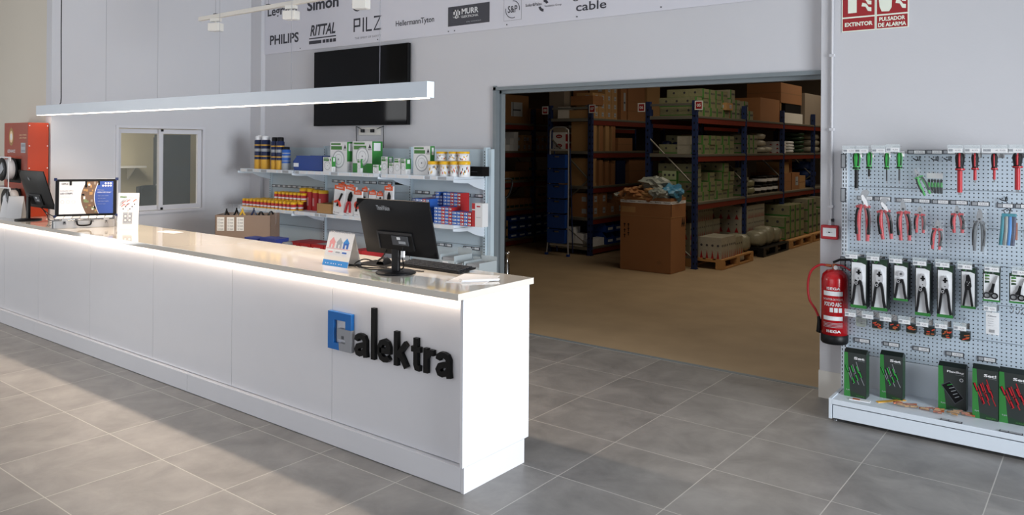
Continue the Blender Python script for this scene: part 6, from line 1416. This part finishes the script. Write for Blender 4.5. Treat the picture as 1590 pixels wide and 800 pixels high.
# small packs
for i, (x0_, x1_, y0, y1) in enumerate(((1329, 1344, 493, 507), (1354, 1369, 497, 511), (1380, 1396, 500, 514), (1407, 1422, 503.5, 518), (1435, 1451, 507, 522), (1462, 1477.5, 510.5, 526), (1490.5, 1506, 515, 530))):
    Y_ = 5.47; a = at(x0_, y0, Y_); c = at(x1_, y1, Y_); w = c.x-a.x; h_ = a.z-c.z
    t = thing('small_part_pack', 'clear pack with grey metal parts, leftmost of the small packs' if i == 0 else 'small orange and black pack, %s from left in the small row' % N[i], 'pack', (a.x, Y_, c.z), 0, 'small packs in the lower hook row')
    F = FR(0, 0, 0); b = MB(); b.box(0, w, 0, .05, 0, h_, 'pack_black' if i else 'plastic_clear_grey'); b.obj('card', t); r_ = random.Random(i); b = MB()
    for k in range(7): x = w*(.1+.7*r_.random()); z = h_*(.1+.65*r_.random()); b.stroke([(x, z), (min(w, x+w*.3), z+h_*r_.uniform(-.1, .25))], h_*.12, .004, ('orange_red' if k % 2 else 'copper') if i else 'steel', F, .001+k*.0003)
    b.obj('metal_parts', t)
    g_ = MB().box(w*.1, w*.9, -.004, .05, -h_*.12, 0, 'plastic_clear_grey').obj('foot_flap', t)
# white packet
a = at(1531, 484, 5.46); c = at(1551, 521, 5.46); w = c.x-a.x; h_ = a.z-c.z
t = thing('hanging_packet', 'white printed packet in a clear sleeve below the scissors', 'packet', (a.x, 5.46, c.z)); F = FR(0, 0, 0)
b = MB(); b.box(0, w, 0, .012, 0, h_, 'paper_white'); b.text('Cimco', w*.15, w*.8, h_*.80, h_*.86, 'print_dark', F, .02, base=.001)
for k in range(4): b.text('Kabelbinder', w*.15, w*.6, h_*(.68-k*.1), h_*(.71-k*.1), 'print_grey', F, 0, base=.001)
for k in range(9): b.rect(w*(.25+k*.05), w*(.27+k*.05), h_*.08, h_*.22, 'print_dark', F, 0, .001)
b.obj('card', t); bag(MB(), w*1.15, h_*1.15, 5).obj('sleeve', t); t.children[-1].location = (w/2, 0, h_*1.05)
# wire clips at the right
a = at(1568, 483, 5.55)
b = MB()
for k in range(4): b.tube(smooth([(k*.03, 0, .015), (k*.03+.012, -.01, .03), (k*.03+.02, -.02, .01), (k*.03+.008, -.01, -.012), (k*.03, 0, .0)], 3), .0025, 'steel', 5)
solo(b, 'wire_clip_row', 'row of bent wire clips at the right edge below the scissors', 'clips', a)

# boxed sets standing on the base shelf
def boxset(x0, x1, pytop, pybot, lab, title, kind, dark='pack_dark'):
    g0 = on(x0, pybot-3, BT); Yb = g0.y+.0; a = at(x0, pytop, Yb); c = at(x1, pytop, Yb); w = c.x-a.x; h_ = a.z-BT; D = .085
    t = thing('boxed_tool_set', lab, 'box', (a.x, Yb, BT), 0, 'boxed tool sets on the base shelf')
    b = MB(); b.box(0, w, 0, D, 0, h_*.93, 'pack_dark'); b.poly([(0, h_*.93), (D, h_*.93), (D*.5, h_*1.0), (D*.45, h_*1.0)], w, 'pack_black', Matrix(((0, 0, 1, 0), (1, 0, 0, 0), (0, 1, 0, 0), (0, 0, 0, 1)))); b.rect(.004, D-.004, .01, h_*.9, 'green_dark', SD(w+.0006, 0, 0)); b.obj('carton', t)
    F = FR(0, -.0007, 0); b = MB()
    b.poly([(0, 0), (w*.30, 0), (w*.22, h_*.4), (w*.16, h_*.93), (0, h_*.93)], 0, 'green_pack', F); b.poly([(w*.3, 0), (w, 0), (w, h_*.05), (w*.29, h_*.12)], 0, 'green_dark', F)
    b.text(title, w*(.45 if len(title) < 5 else .32), w*.93, h_*.80, h_*.855, 'paper_white', F, .03, base=.0006); b.text('Werkzeug', w*.62, w*.93, h_*.77, h_*.785, 'label_grey', F, 0, base=.0006)
    b.text('6 pcs', w*.1, w*.26, h_*.12, h_*.16, 'label_grey', F, .02, base=.0006); b.text('HAUPA', w*.55, w*.93, h_*.025, h_*.05, 'green_print', F, .02, base=.0006); b.obj('front_print', t)
    b = MB()
    if kind in 'gr':
        gc = 'green_tool' if kind == 'g' else 'red_plastic'; r_ = random.Random(int(x0))
        for k in range(6):
            if k < 3: x = w*(.06+.24*k); z = h_*(.66-.0*k); dx, dz = .36, -.36
            else: x = w*(.62+.16*(k-4)); z = h_*(.30+.07*(k-3)); dx, dz = -.22, .30
            def P2(u): return (x+w*dx*u, z+h_*dz*u)
            lo_, hi_ = P2(0), P2(.42)
            e = P2(1.05); 
            b.stroke([P2(.35), (min(w*.98, max(.01, e[0])), e[1])], w*.02 if kind == 'g' else w*.032, 0, 'label_grey' if kind == 'g' else 'red_plastic', F, .0008+k*.0001)
            b.stroke([(max(.004, lo_[0]), lo_[1]), hi_], w*.10, 0, 'black_soft', F, .0015+k*.0001); b.stroke([(max(.004, lo_[0]+w*.02), lo_[1]), P2(.38)], w*.055, 0, gc, F, .0022+k*.0001)
    else:
        q = [(w*.12, h_*.52), (w*.42, h_*.62), (w*.92, h_*.30), (w*.62, h_*.16)]
        b.poly(q, 0, 'black_soft', F, .0008); b.stroke(q+[q[0]], w*.03, 0, 'label_dark', F, .0012)
        for k in range(5): b.stroke([(w*(.33+k*.07), h_*(.53-k*.06)), (w*(.52+k*.06), h_*(.57-k*.06))], w*.025, 0, 'label_grey' if k else 'green_tool', F, .0016)
        b.disc(w*.84, h_*.68, w*.07, 'label_white', F, 0, base=.0008); b.disc(w*.84, h_*.68, w*.05, 'label_dark', F, 0, base=.0011)
    b.obj('tool_picture', t)
    return t
boxset(1311, 1345, 541, 617, 'green and black box reading Set with green screwdrivers, leftmost on the base', 'Set', 'g')
boxset(1366.5, 1401.5, 545, 620, 'green and black box reading Set, second from the left on the base', 'Set', 'g')
boxset(1457, 1500, 562, 637, 'green and black box reading FlexBag showing a dark pouch', 'FlexBag', 'b')
boxset(1510, 1550, 566, 651, 'green and black box with red screwdrivers reading Set beside the bag box', 'Set!', 'r')
boxset(1551.5, 1600, 571, 658, 'boxed red screwdriver set cut by the right edge of the view', 'Set!', 'r')
for i, (px, py) in enumerate(((1402, 632), (1444, 640), (1487, 645))):
    p = on(px, py, BT)
    t = thing('parts_bag', ['leftmost clear bag of brown parts lying on the base shelf', 'middle clear bag of brown parts lying on the base shelf', 'rightmost clear bag of brown parts below the bag box'][i], 'bag', (p.x, p.y, BT), .2, 'bags of brown parts lying on the base shelf')
    b = MB(); r_ = random.Random(i)
    for k in range(14): x = r_.uniform(-.06, .05); y = r_.uniform(-.03, .03); b.tube([(x, y, .008+.001*k), (x+r_.uniform(.02, .05), y+r_.uniform(-.02, .02), .008+.001*k)], .006, r_.choice(['copper', 'brown_goods', 'card_light']), 6)
    b.obj('parts', t); b = MB(); n_ = 10; vs_ = []; fs = []
    for u in range(n_+1):
        for v in range(n_+1): vs_.append(((u/n_-.5)*.18, (v/n_-.5)*.10, .004+.03*sin(pi*u/n_)*sin(pi*v/n_)+r_.uniform(0, .005)))
    for u in range(n_):
        for v in range(n_): fs.append((u*(n_+1)+v, (u+1)*(n_+1)+v, (u+1)*(n_+1)+v+1, u*(n_+1)+v+1))
    b.add(vs_, fs, 'bag_clear', None, True).obj('bag_film', t)
p0, p1 = on(1362, 625, BT), on(1405, 622, BT); d = p1-p0
solo(MB().box(0, d.length, -.012, .012, .0, .005, 'gold_print'), 'yellow_stick', 'flat yellow stick lying on the base shelf before the second box', 'stick', p0, atan2(d.y, d.x))
p = on(1335, 622, BT); solo(MB().box(-.06, .06, -.02, .02, .0, .004, 'label_white').box(-.04, .0, -.012, .01, .004, .007, 'copper'), 'small_blister', 'small clear blister lying before the leftmost boxed set', 'pack', p, .1)
for i, (px, py) in enumerate(((1477, 655), (1570, 673))):
    p = on(px, py, BT); b = MB(); b.box(-.055, .055, -.014, .014, 0, .006, 'label_dark'); b.box(-.05, -.015, -.009, .009, .006, .007, 'label_grey'); b.box(-.01, .05, -.009, .009, .006, .007, 'label_grey'); solo(b, 'price_ticket', ['dark price ticket lying on the base shelf under the bags', 'dark price ticket lying on the base shelf at the right edge'][i], 'ticket', p, 0)
p = on(1570, 662, BT);
